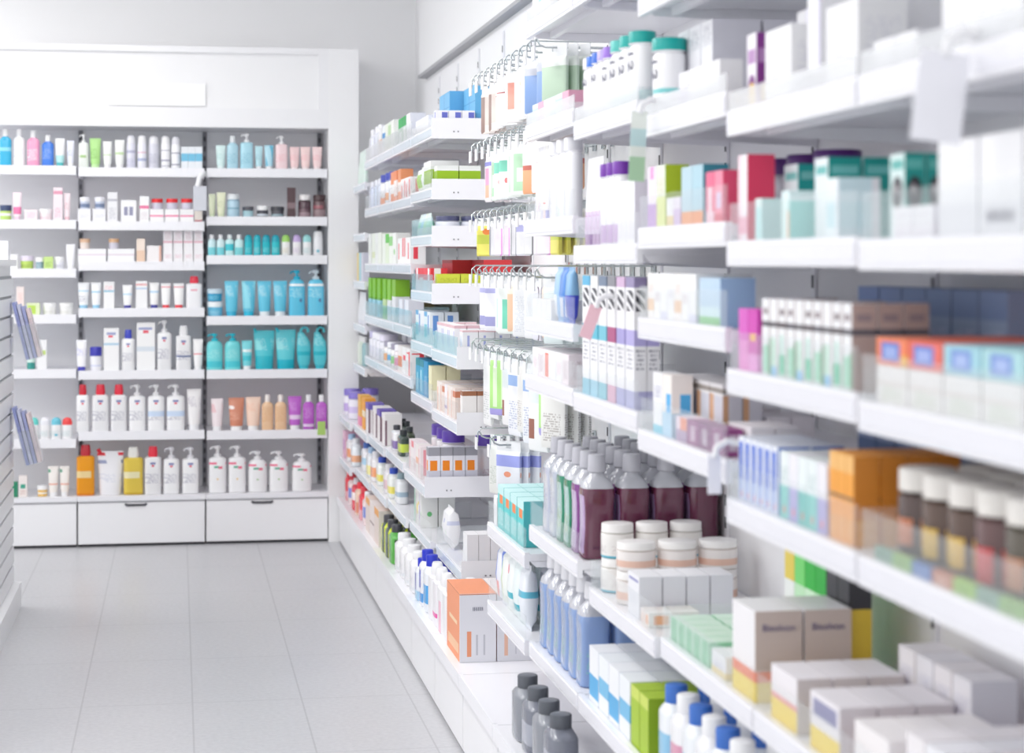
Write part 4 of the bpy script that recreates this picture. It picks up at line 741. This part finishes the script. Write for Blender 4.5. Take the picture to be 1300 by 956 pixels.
R('d6', 748, 800, 4, 'carton', .06, .12, ['f4f6fa|z.1-.5:58b0e4|s:e8ecf4', 'f2f6fa|z.3-.6:78c0e8'], desc=['white carton with blue swoosh', 'white carton with sky band'], rows=2)
R('d6', 801, 828, 2, 'carton', .06, .12, 'a8c81c|z.8-1:d0e060|s:90b010', desc='lime green carton', rows=2)
R('c6', 832, 930, 6, 'bottle', .06, .17, ['f0f4f8|z.2-.6:90c8e8', 'f4f4f6|z.2-.6:e0a0b8'], ['3870c8', 'w'], ['white bottle with blue cap', 'white bottle with rose label'], rows=2)
# ================================================================ far bays of the right wall (px columns)
R('m1', 447, 461, 3, 'tube', .03, .17, 'e8f8f0|t.2-.6:c0e8d0', 'e0f4ec', 'pale mint translucent tube')
R('m3', 447, 461, 3, 'carton', .03, .14, ['f0d890', 'a8dce8', 'e0e0ec'], desc=['cream yellow carton', 'sky blue carton', 'pale grey carton'])
R('m4', 447, 461, 3, 'tube', .03, .16, 'f0f0f4', 'e4e4ec', 'thin grey white tube')
R('m5', 447, 461, 3, 'bottle', .03, .14, ['ecf4e4', 'd8e8d4', '9cc0c4'], 'f0f0f0', ['pale green bottle', 'mint green bottle', 'grey teal bottle'])
R('*1', 466, 481, 4, 'bottle', .04, .15, ['eef0fa', 'f4ecec|z.3-.6:f8c8a8', 'e4e8f8', 'f0f4fc'], 'f4f4fa', ['pale lavender bottle', 'clear bottle with orange label', 'pale blue bottle', 'ice white bottle'])
R('*1', 482, 500, 5, 'carton', .05, .125, ['f4f4f4|z.4-.6:f8b888', 'f4f8fa|z.55-.75:3890d4', 'f0f4e8', 'e8f4e4|z.5-.9:c0dcb0', 'f4f6f0'], desc=['white carton with orange square', 'white carton with blue square', 'cream carton', 'pale green carton', 'ivory carton'])
R('*1', 501, 521, 4, 'carton', .06, .11, ['f2f6f6|z.3-.6:a8c8f0', '20b058|r.1,.9,.1,.5:f4f4f8', '18a850|r.2,.9,.0,.6:f0f4f0|s:10a048', 'f4f4f8|s:e8e8f0'], desc=['white and blue carton', 'green carton with white panel', 'bright green carton', 'plain white carton'])
R('i1', 525, 544, 3, 'carton', .07, .06, 'f4f4f8|s:ececf2', desc='low white carton before the blue ones', rows=1)
R('i1', 532, 545, 2, 'carton', .12, .155, '70b8e4|z.62-.64:4898cc|r.45,.48,0,1:4090c8|s:64b0e0', desc='tall sky blue carton', dx=.09)
R('*2', 465, 481, 4, 'bottle', .04, .13, ['d8e0f4', 'e8ecf8', 'd0dcf0', 'dce4f4'], 'eef0f8', ['pale blue bottle', 'ice blue bottle', 'light steel blue bottle', 'hazy blue bottle'])
R('*2', 482, 496, 3, 'wide', .05, .14, ['f4f4f8|z0-.35:f89858', 'f0f2f8|z.2-.5:f4b080', 'eef0f6'], '3848b0', ['white bottle, blue cap, orange foot', 'white bottle, blue cap, tan label', 'white bottle, blue cap, no label'])
R('*2', 496, 500, 1, 'carton', .05, .13, 'f8a070|z.3-.6:ffffff', desc='orange and white carton')
R('*2', 501, 509, 2, 'carton', .05, .13, ['f89868|z.2-.7:fff4f0', 'f4a070|z.3-.6:fff4f0'], desc=['tall orange and white carton', 'tall apricot and white carton'])
R('*2', 509, 521, 4, 'carton', .05, .085, ['fafafa|r.2,.6,.0,.7:f06060|t0-.4:404040', 'fbf4f4|r.4,.8,.2,.9:f05050|t0-.4:484848'], desc=['white carton with red strokes', 'white carton with scarlet strokes'], rows=2)
R('i2', 526, 536, 3, 'bag', .05, .1, ['f0f4ec|z.2-.7:a8d838', 'f4f6f0|z.2-.7:98cc30', 'eef4f4'], desc=['clear pack with lime band', 'clear pack with green band', 'clear pack without band'])
R('i2', 538, 547, 2, 'block', .1, .105, 'e4e8e4|z.25-.75:94bc1c', 'f2f2f4', 'clear boxed pack with green band', rows=1)
R('*3', 465, 484, 5, 'carton', .05, .14, ['f2f4f2|t.3-.7:d8e0d0', 'f4f8ee', 'eef4e8|z.2-.4:e0e8c0'], desc=['white carton, faint green print', 'cream white carton', 'pale olive carton'])
R('*3', 485, 503, 4, 'carton', .06, .13, ['f0f6ec', 'e8f4dc|z.7-1:68cc50', 'f4f8f0|z.6-.9:98d888', 'f6f8f4|d.5,.4,.2:a0d890'], desc=['ivory carton', 'white carton, bright green top', 'white carton, soft green top', 'white carton with green dot'])
R('*3', 505, 521, 4, 'carton', .06, .105, ['fafafa|r.2,.5,.2,.8:f04858', 'fafafa|r.5,.9,.3,1:f05060', 'f8f4f4|r.1,.4,.3,1:e84050'], desc=['white carton, red wing left', 'white carton, red wing right', 'white carton, narrow red stripe'], rows=2)
R('i3', 525, 541, 4, 'tube', .04, .085, ['e4f4ec|z.3-.6:90dcb8', 'e0f0fa|z.3-.6:88c8e8', 'e8f4e4|z.3-.6:b0e0a0'], 'e8f4f4', ['green striped tube', 'blue striped tube', 'lime striped tube'])
R('*4', 466, 484, 3, 'carton', .05, .175, '88cc28|z.45-.5:70b418|z0-.45:a8dcec', desc='bright green carton over blue', rows=2)
R('*4', 485, 503, 3, 'carton', .06, .175, ['84c828|z.3-.5:d0e8b0', '8ccc30|z0-.5:f0f2f4', '88c028|z0-.6:f2f2f6'], desc=['green carton, pale centre', 'green carton, white foot', 'green carton, silver foot'])
R('*4', 505, 521, 3, 'carton', .1, .13, ['98885c|s:8c7c54', '908058|s:a0a090'], desc=['olive brown carton', 'dull olive carton'], dx=.08)
R('*4', 505, 520, 2, 'carton', .06, .1, 'f0f2fa|r0,.1,0,1:d0dcec|s:ececf4', desc='large white carton')
R('i4', 525, 547, 4, 'carton', .06, .085, ['f03c48|z0-.5:fbe8ea|r.2,.6,.5,1:ffffff', 'e83040|z0-.6:fbeaea', 'f04450|z0-.5:f4f0f4'], desc=['red and white carton', 'scarlet and white carton', 'coral red and white carton'], rows=1)
R('i4', 526, 547, 2, 'carton', .1, .115, 'd83440|z.9-1:b82830|s:d83c40', desc='wide red carton', dx=.1, rows=2)
R('*5', 466, 484, 4, 'wide', .05, .12, 'f0f0f8|t.2-.6:b0a8e0', ['c8c4e4', 'f2f2f8', 'f2f2f8', 'e8e4f4'], ['white tub, lilac lid', 'white tub, white lid', 'white tub, plain lid', 'white tub, pale lid'])
R('*5', 485, 503, 4, 'wide', .05, .1, ['f6f4f4|z.2-.6:f8a850', 'f2f4f8|z.3-.6:48a8e0', 'f4f4f6|z.2-.6:90d878', 'f8f0f4|z.2-.6:f070b0'], ['a09cb0', 'f0f0f4'], ['white tub with amber label', 'white tub with blue label', 'white tub with green label', 'white tub with pink label'])
R('*5', 505, 521, 3, 'carton', .06, .105, ['f8f4f2|z.2-.6:f88840', 'fafafa|r.3,.9,.5,.7:f05060', 'fafafa|r.6,.9,0,.9:f04048|r.1,.9,.8,.85:f05058'], desc=['white carton, orange square', 'white carton, red arrow', 'white carton, red bar'])
R('*5', 505, 521, 2, 'carton', .08, .125, 'f0f0f4|s:e0e0e8', desc='grey white carton at the rear', dx=.08)
R('i5', 524, 546, 5, 'carton', .05, .115, ['e8f6fa|z.2-.6:88d4e4|z.85-1:68b0e0', 'f0f6fa|r.2,.6,.3,.9:6898d8', 'f4f6fa|t.2-.6:a8a8e0'], desc=['white carton, aqua band', 'white carton, blue stroke', 'white carton, violet print'], rows=2)
R('h3', 551, 577, 9, 'carton', .04, .095, ['f6f4f8|r.2,.5,.2,.8:b0b0e0|z.9-1:e8c0c8', 'f4f4f8|z.9-1:ecc8cc', 'f8f6f8|r.5,.8,.3,.8:a8a8dc|z.9-1:e8c0c8'], desc=['white carton, violet stroke', 'white carton, pink top edge', 'white carton, indigo stroke'], rows=3)
R('i6', 525, 543, 3, 'carton', .05, .13, ['30a8d0|z.8-1:108c98|r.3,.6,.1,.6:a0e0f0', '40b0d8|z.8-1:148ca0|r.2,.5,.1,.7:b0e4f4', '2898cc|t.1-.6:c0e8f8'], desc=['turquoise carton with dark top', 'sky carton with teal top', 'azure carton'], rows=2)
R('i6', 544, 548, 1, 'carton', .05, .12, 'f4f0c8|z0-.3:f8f4e0', desc='pale yellow carton', rows=2)
R('h4', 551, 578, 7, 'carton', .05, .1, ['f8ece4|r.2,.4,0,.8:f4a880', 'f6eee8|r.5,.7,0,.9:e89878', 'f4e4dc|z.7-.9:d88868', 'f4f0f4|z.2-.3:b0a0c8'], desc=['white carton, orange stripe', 'white carton, copper stripe', 'white carton, rust top', 'white carton, mauve line'], rows=3)
R('h4', 551, 578, 3, 'carton', .08, .135, ['88b4b8|r.8,1,0,1:d8d040', 'a8b4b8', 'b08070'], desc=['grey teal carton', 'dull grey carton', 'brown carton'], dx=.19)
# lower far shelves
R('*6', 427, 455, 3, 'wide', .07, .13, ['f4f0fa|z.2-.6:c8b0e8', 'f4f4fa', 'f0ecf8|z.3-.6:d8c8f0'], '8c7cd0', ['white tub, violet lid, lilac label', 'white tub, violet lid, no label', 'white tub, violet lid, pale label'])
R('*6', 456, 467, 2, 'carton', .05, .14, ['f8c060|z0-.3:f4a0c0', 'f8b048|z.4-.6:fff0d0'], desc=['orange yellow carton', 'amber carton'])
R('*6', 466, 490, 4, 'block', .07, .13, 'f0ecec|r.0,.12,0,1:806070', ['7868c0', 'f0eeee', '6c5cb8', 'f0eeee'], ['lidded white box, indigo lid', 'lidded white box, white lid', 'lidded white box, purple lid', 'lidded white box, ivory lid'])
R('*6', 482, 505, 5, 'bottle', .04, .1, ['404c38|z.2-.7:e8e040', '384840|z.2-.6:c8dc50', 'f0f0f4|z.1-.5:8870b0'], ['34383c', '303438', '404048'], ['dark bottle with yellow label', 'dark bottle with lime label', 'white bottle with dark cap'])
R('i7', 505, 532, 4, 'wide', .06, .175, 'f2f0f4|t.1-.4:d0b8c4', '6444b4', 'white bottle with purple cap', dx=.075)
R('i7', 512, 534, 5, 'carton', .05, .115, ['f8ecec|r.2,.4,.1,.9:f0a0a8', 'f8f0f0|z.8-1:f08890', 'f6ecee|t.1-.5:d0a0a8', 'f8f2ee|z.4-.6:f8c0a0'], desc=['pink streaked carton', 'carton with rose top', 'carton with faint rose print', 'carton with peach band'], rows=2)
R('*7', 424, 452, 4, 'carton', .06, .13, ['f0c0d8|r.2,.7,.3,.7:c890d0', 'e8c8e4|z.3-.5:f0e8f4', 'd8b8d8|t.2-.6:9060a0'], desc=['pink carton', 'mauve pink carton', 'lilac pink carton'])
R('*7', 448, 478, 5, 'bottle', .05, .13, ['f4f2f4|z.2-.6:f8a878', 'f2f6fa|z.2-.5:f8b890', 'f4f4f8|z.3-.6:b0d8f0', 'f0f4f8|z.1-.5:f8f0a0'], ['b0d0f0', 'f4f4f8', '4870c0'], ['white bottle, salmon label', 'white bottle, peach label', 'white bottle, aqua label', 'white bottle, lemon label'])
R('*7', 474, 502, 5, 'bottle', .05, .12, ['f4f8f4|z.2-.5:f4e870', 'f4f6f8|z.3-.5:b0c8d8', 'f0ecf0|z.2-.6:e0c0c8'], ['3858c8', '98b0b8', 'f0f0f2'], ['white bottle, royal blue cap', 'white bottle, slate cap', 'white bottle, white cap'])
R('i8', 497, 535, 6, 'carton', .06, .125, ['c8ecd8|r.2,.8,.2,.8:98dcb8', 'f0ece8|r.3,.5,0,.9:8c60a0', 'f4f4f0|z.3-.6:f8e070', 'f4f4f4|r.1,.9,.6,.7:f8d850', 'e8e4ec|r.2,.8,.2,.6:c0b0d8', 'f4f6f2|d.5,.4,.15:70c880'], desc=['mint green carton', 'white carton, purple bar', 'white carton, lemon band', 'white carton, gold dash', 'lavender carton', 'white carton, green dot'], rows=2)
R('h6', 541, 567, 5, 'bag', .05, .14, ['f4f4f6|d.5,.4,.15:80cc80', 'f2f2f4|z.6-.7:d0d4e8', 'f6f6f8'], desc=['white soft pack, green dot', 'white soft pack, lilac line', 'plain white soft pack'])
# goods on the base
RD = ['e83848|z.0-.4:f0a8b0', 'f8e0e0|z.3-.7:7888d8', 'e84858|z.4-.7:fff0f0', 'f4d0b8|z.1-.5:e88868']
R('deck', 436, 463, 6, 'bottle', .06, .17, RD, ['e83040', 'd83848', 'f0f0f4'], ['red bottle with red cap', 'white and violet bottle', 'scarlet bottle', 'peach and white bottle'], rows=2)
R('deck', 464, 481, 3, 'carton', .1, .2, ['ecdcd4|z.8-1:f0a850|s:ece4e0', 'f0e4e0|z.4-.45:806060|s:f0e8e8'], desc=['beige carton with amber top', 'beige carton with brown line'], rows=2)
R('deck', 482, 497, 3, 'bottle', .06, .2, ['d4e010|r.6,1,0,1:50604c', 'c8d818|r.5,1,0,1:48584c', '60b850|r.2,.6,.1,.8:303834'], '4c4c54', ['yellow green bottle with dark cap', 'acid green bottle', 'leaf green bottle'], rows=2)
R('deck', 499, 524, 4, 'bottle', .07, .215, 'f4f4f6|t.3-.5:c8c8d8|z.1-.2:e8ecf0', 'f4f4f6', 'big white bottle with white cap', rows=2)
R('deck', 525, 541, 3, 'bottle', .055, .19, ['f0f4fa|r.1,.6,.3,.8:2838c0|z0-.3:a8d4f0', 'f2f4fa|r.2,.7,.4,.8:3848c8|z.1-.3:48a0e8', 'f0f4fa|z.2-.6:50a8e8'], '2838c8', ['white bottle, blue cap, indigo print', 'white bottle, blue cap, blue print', 'white bottle, blue cap, sky label'], rows=2)
R('deck', 542, 566, 4, 'caps', .055, .185, ['f4f4f6', 'f4f2f6|z.2-.3:f060b0', 'f4f4f6|r.5,.9,0,.7:f8c8d8'], 'f2f2f4', ['plain white lotion bottle', 'white lotion bottle, pink line', 'white lotion bottle, rose edge'], rows=2)
Yc = .815 / T(584); Z = []
for q in range(4):
    o = item('carton', .27, .108, .2, 'f49c70|f.1,.9,.1,.25:f8c8a0|f.2,.8,.5,.56:fbd8b0|s:ececf2|e.2,.32,.08,.45:f4a078|e.45,.5,.1,.4:c8c8d0|e.65,.7,.1,.4:c8c8d0|z.985-1:d08058' if q < 1 else 'f0e8e6|s:e8e8ee|e.2,.3,.08,.4:f0c0a8|e.5,.54,.1,.4:d0d0d8', 'w', (.814 + .054 + q * .111 - (.0 if q < 3 else 0), Yc + .135, .2287), -math.pi / 2,
         ('large orange and white carton on the base beside the hooks' if q == 0 else 'large white carton on the base%s behind the orange one' % ordl(q - 1, 3)), 'large cartons on the base beside the hooks') if q < 3 else None
    if o and q == 0:
        lettering('IIIIIIII', .016, '5c6078', o, (.1355, .0, .155), (math.radians(90), 0, math.radians(90)), name='barcode')
R('deck', 646, 700, 4, 'bottle', .07, .17, ['8c9098', '787c88|z.2-.6:a8acb8'], '5c6068', ['grey bottle on the base', 'slate bottle on the base'], rows=1)

# ================================================================ hook bays
HR = ['top', 'second', 'third', 'fourth', 'fifth', 'lowest']
HZ = [1.955, 1.745, 1.53, 1.36, 1.13, .86]
PAL = [
 [(.30, 'f4eae4|z.2-.9:e8d8d0|r.1,.3,0,.9:9c8078', 'brown edged'), (.29, 'fafafa|t.2-.6:d0d0d8|z.75-.78:c07070', 'red lined'), (.26, 'f8f4f4|r.2,.6,.3,.9:f8a898', 'coral printed'), (.27, 'fafafa|d.5,.8,.1:f4e4b0|d.5,.4,.1:f4e4b0', 'white gold dotted'), (.27, 'fafafc|r.1,.9,.0,.8:88a8dc|z.8-1:c8ccd8', 'blue panelled'), (.24, 'eef4ee|z.1-.8:c0d8c0', 'pale green')],
 [(.22, 'f8f2f8|r.2,.8,.1,.4:f8c0a0|r.2,.8,.4,.8:f0a8d0|z.85-.95:8080d0', 'pink and orange'), (.26, 'f6fafa|z.6-.85:80dcc0|d.5,.4,.12:f08080', 'mint topped'), (.25, 'f2f8f2|r.2,.8,.1,.9:c0e8c4|r.35,.65,.3,.6:f4faf4', 'pale green'), (.22, 'fafafa|t.2-.8:d8d8e0', 'white'), (.2, 'fafafa|z0-.5:f8b488|z.5-.6:d07060', 'orange footed')],
 [(.15, 'f0e870|z.4-.7:d0d850|d.5,.8,.2:f08840', 'yellow'), (.15, 'f0f0f8|z.7-.9:b0b0e0', 'violet topped'), (.14, 'e8e8ec|r.0,.3,0,1:a0a0a8', 'grey edged'), (.15, 'f6eef6|r.8,1,0,1:e8a0e0', 'magenta edged'), (.14, 'ececee|r.8,1,0,1:88888c', 'silver')],
 [(.19, 'f4f4fa|z.1-.3:a8a8d8|z.8-.9:b8b8e8', 'lavender printed'), (.2, 'f4faf6|r.3,.8,.1,.7:80dcc0', 'mint looped'), (.2, 'eeeef8|r.85,1,0,1:604860', 'lilac grey'), (.18, 'f0f2f4|t.1-.8:d8dce4', 'frosted'), (.17, 'f8e8d8|r.1,.5,0,.8:f0c8a8', 'peach'), (.18, 'e8f4f4|t.2-.8:a8c8c8', 'pale teal')],
 [(.26, 'f4f6f6|t.1-.5:c0c8c8', 'white printed'), (.2, 'b8ec90|z0-.12:b0a8e8|r.2,.4,.15,.9:e8fad8|r.6,.7,.15,.9:d8f8c0', 'lime green'), (.28, 'f4f4f4|r.1,.35,.15,.4:a06858|z.6-.9:e8f0f0', 'white and brown'), (.22, 'eceef0|z.3-.5:c8d0d8|t.55-.85:a0a8b0', 'grey banded'), (.24, 'f2f4fa|z.7-.85:98b8e8|t.1-.5:b0b8d0', 'blue capped'), (.25, 'f2f2f2|t.1-.8:c8c8cc', 'grey white'), (.22, 'f0f0ec|t.1-.5:b0a8a4', 'cream white')],
 [(.23, 'dcece0|z.9-1:b8d0c0', 'pale sage'), (.14, 'f0f4fa|z.6-.9:a0a8e8|d.5,.4,.15:f0a080', 'blue topped'), (.16, 'f4f2f6|r.1,.4,.2,.9:9898d0|z.8-.9:f8b090', 'violet streaked'), (.2, 'ecf0ec|t.2-.6:c0ccc0', 'soft white')]]
M_tagp = mat('f8f8fa', .35)
def hook_mesh():
    bm = bmesh.new(); tube(bm, [(0, 0, 0), (-.285, 0, 0), (-.3, 0, .006), (-.307, 0, .02)], .0028, 8)
    top = tube(bmesh.new(), [(0, .0, .03), (-.3, 0, .03), (-.312, 0, .018), (-.313, 0, -.012)], .0022, 8)
    pl = bbox(bmesh.new(), -.002, .004, -.014, .014, -.014, .04); tg = bbox(bmesh.new(), -.319, -.3155, -.019, .019, -.034, .002)
    return [('hook_wire', tomesh(bm, 'w'), M_chrome), ('tag_arm', tomesh(top, 'a'), M_chrome), ('wall_plate', tomesh(pl, 'p', False), M_chrome), ('price_tag', tomesh(tg, 't', False), M_tagp)]
HK = None; rh = random.Random(11)
HY = [4.895 + .1205 * k for k in range(10)]
for ri, z in enumerate(HZ):
    for k, y in enumerate(HY):
        if ri >= 5 and y < 5.5: continue
        if ri == 5 and k % 2: continue
        if HK is None:
            HK = root('display_hook', (0, 0, 0))
            for n, me, m in hook_mesh(): link(n, me, m, HK)
            o = HK
        else: o = copy_tree(HK)
        o.location = (XR - .018, y, z); nm = '%s from left' % ORD[9 - k] if k != 9 else 'leftmost'
        tag(o, 'chrome display hook with white price tag, %s in the %s row' % (nm, HR[ri]), 'hook', 'display hooks in the hook bays')
        pal = PAL[ri]; hh, B, cn = pal[int((9 - k) / 10 * len(pal))] if rh.random() < .5 else rh.choice(pal); wp = rh.choice((.062, .078, .098))
        nP = 4 if ri in (2, 3) else 3; ang = rh.choice((.08, .2, .35, .5, .62))
        gap = z - (HZ + [.66])[ri + 1] if not (ri == 4 and (y < 5.5 or k % 2)) else .3
        hh = min(hh, gap - (.05 if ri < 5 else .02))
        for q in range(nP):
            th = .014; xx = XR - .018 - .262 + q * (.024 if nP == 4 else .03) + rh.uniform(0, .006)
            item('pack', wp, th, round(hh, 3), B, 'f2f4f6', (xx, y + rh.uniform(-.004, .004), z + .009), -math.pi / 2 + ang, '%s hanging pack, %s on %s hook from left, %s row' % (cn, ROWN[q] if q < nP - 1 else 'rear', ORD[9 - k], HR[ri]), 'hanging packs in the hook bays')
# ================================================================ hanging shelf tags near the camera
def htag(name, label, X, y, z, w_, h_, tilt, col='f4f4fa'):
    r = root(name, (X, y, z)); tag(r, label, 'tag')
    c = link('tag_card', tomesh(bbox(bmesh.new(), -w_ / 2, w_ / 2, -.0012, .0012, -h_, 0), 'c', False), mat(col, .45), r); c.rotation_euler = (0, tilt, 0)
    link('clip_arm', tomesh(tube(bmesh.new(), [(0, 0, -.004), (.004, 0, .012), (.02, 0, .022), (.045, 0, .018)], .006, 8), 'c'), M_white, r)
    return r
htag('hanging_tag', 'large white blank tag hanging from the second shelf, rightmost bay', .835, .835 / T(1200), 1.632, .058, .1, .12)
htag('hanging_tag', 'slim white and green tag hanging below the teal capped bottles', .845, .845 / T(812), 1.68, .03, .13, .05, 'f0f6ee|z0-.35:b4d8b4|z.5-.75:c8e4e4')
htag('hanging_tag', 'rounded white tag hanging on the fifth shelf rail, third bay from right', .85, .85 / T(907), 1.09, .022, .062, 0)
htag('hanging_tag', 'pink slanted tag hanging before the toothbrush cartons', .85, .85 / T(757), 1.31, .026, .07, .35, 'f8ccd4')
# ================================================================ left slat wall gondola
XG = -.655; YG = 8.08; gz = 1.385
r = root('slatwall_gondola', (XG, YG, 0)); tag(r, 'white slatwall display gondola at the left edge of the picture', 'display stand')
boxpart('gondola_core', [(-.5, -.014, -2.6, 0, .1, gz)], M_white, r)
boxpart('gondola_foot', [(-.5, .03, -2.6, 0, 0, .1)], M_white, r)
boxpart('gondola_top', [(-.52, .01, -2.61, .012, gz, gz + .025)], M_white, r)
boxpart('slat_panel', [(-.012, .0, -2.6, 0, .105 + .0775 * q, .105 + .0775 * q + .066) for q in range(16)], M_white, r)
boxpart('slat_grooves', [(-.014, -.009, -2.6, -.001, .105 + .0775 * q + .066, .105 + .0775 * (q + 1)) for q in range(16)], M_grey, r)
o = item('carton', .16, .1, .075, 'f6f6fa|t.2-.6:d8d8e4', 'w', (XG - .09, YG - .1, gz + .0255), 0, 'white carton lying on top of the slatwall gondola', 'goods on the gondola')
for n, (z, D) in enumerate(((1.02, 'upper'), (.60, 'lower'))):
    P_ = Vector((XG + .008, YG - .13, z + .2)); tl = -.24
    r = root('brochure_holder', P_); r.rotation_euler = (0, tl, 0); tag(r, 'clear %s brochure holder hooked on the slatwall gondola' % D, 'brochure holder', 'brochure holders')
    bm = bmesh.new(); bbox(bm, 0, .002, -.06, .06, -.217, 0); link('holder_back', tomesh(bm, 'b', False), M_clear, r)
    bm = bmesh.new(); bbox(bm, .066, .068, -.06, .06, -.22, -.08); bbox(bm, .002, .066, -.06, .06, -.22, -.217); bbox(bm, .002, .066, -.06, -.058, -.217, -.08); bbox(bm, .002, .066, .058, .06, -.217, -.08)
    link('holder_pocket', tomesh(bm, 'p', False), M_clear, r)
    for q, c in enumerate(('9ca4d8', 'd4d6ee', 'aab0dc', 'f2dede')):
        lf = bbox(bmesh.new(), 0, .0125, -.053, .053, 0, .235 - .012 * q)
        dx_, dz_ = .0035 + q * .0155, -.216
        o = link('leaflet', tomesh(lf, 'l', False), mat(c + '|t.2-.8:8888b0', .4), None, P_ + Vector((dx_ * math.cos(tl) + dz_ * math.sin(tl), 0, -dx_ * math.sin(tl) + dz_ * math.cos(tl)))); o.rotation_euler = (0, tl, 0)
        tag(o, '%s leaflet stack in the %s brochure holder, %s from the slatwall' % (['slate blue', 'pale grey', 'mid grey blue', 'pale pink'][q], D, ORD[q]), 'leaflet', 'leaflets on the gondola')

# ================================================================ leave out repeats that neither this view nor a step to either side shows
bpy.context.view_layer.update()
from mathutils.bvhtree import BVHTree
_v = []; _t = []; _own = []; _see = set(); _clr = {'clear_riser', 'divider', 'holder_back', 'holder_pocket'}
for ob in SC.objects:
    if ob.type != 'MESH' or ob.name.split('.')[0] in _clr or ob.name.startswith(('lettering', 'barcode')): continue
    r_ = ob
    while r_.parent: r_ = r_.parent
    M_ = ob.matrix_world; n0 = len(_v); _v.extend([M_ @ v.co for v in ob.data.vertices])
    for p_ in ob.data.polygons: _t.append([n0 + k for k in p_.vertices]); _own.append(r_.name)
_bv = BVHTree.FromPolygons(_v, _t)
for ox in (0, -.3, .25):
    o_ = Vector((ox * CT, -ox * ST, EYE))
    for py in range(1, 956, 3):
        for px in range(0, 1300, 3):
            a_ = (px - 650) / F; b_ = (HOR - py) / F
            h_ = _bv.ray_cast(o_, Vector((a_ * CT + ST, -a_ * ST + CT, b_)).normalized())
            if h_[2] is not None: _see.add(_own[h_[2]])
del _v, _t, _bv
def drop(o):
    for c in list(o.children): drop(c)
    bpy.data.objects.remove(o)
for o in [o for o in SC.objects if o.parent is None and o.name not in _see and o.get('category') in ('carton', 'bottle', 'hanging pack', 'packet', 'tube')]: drop(o)
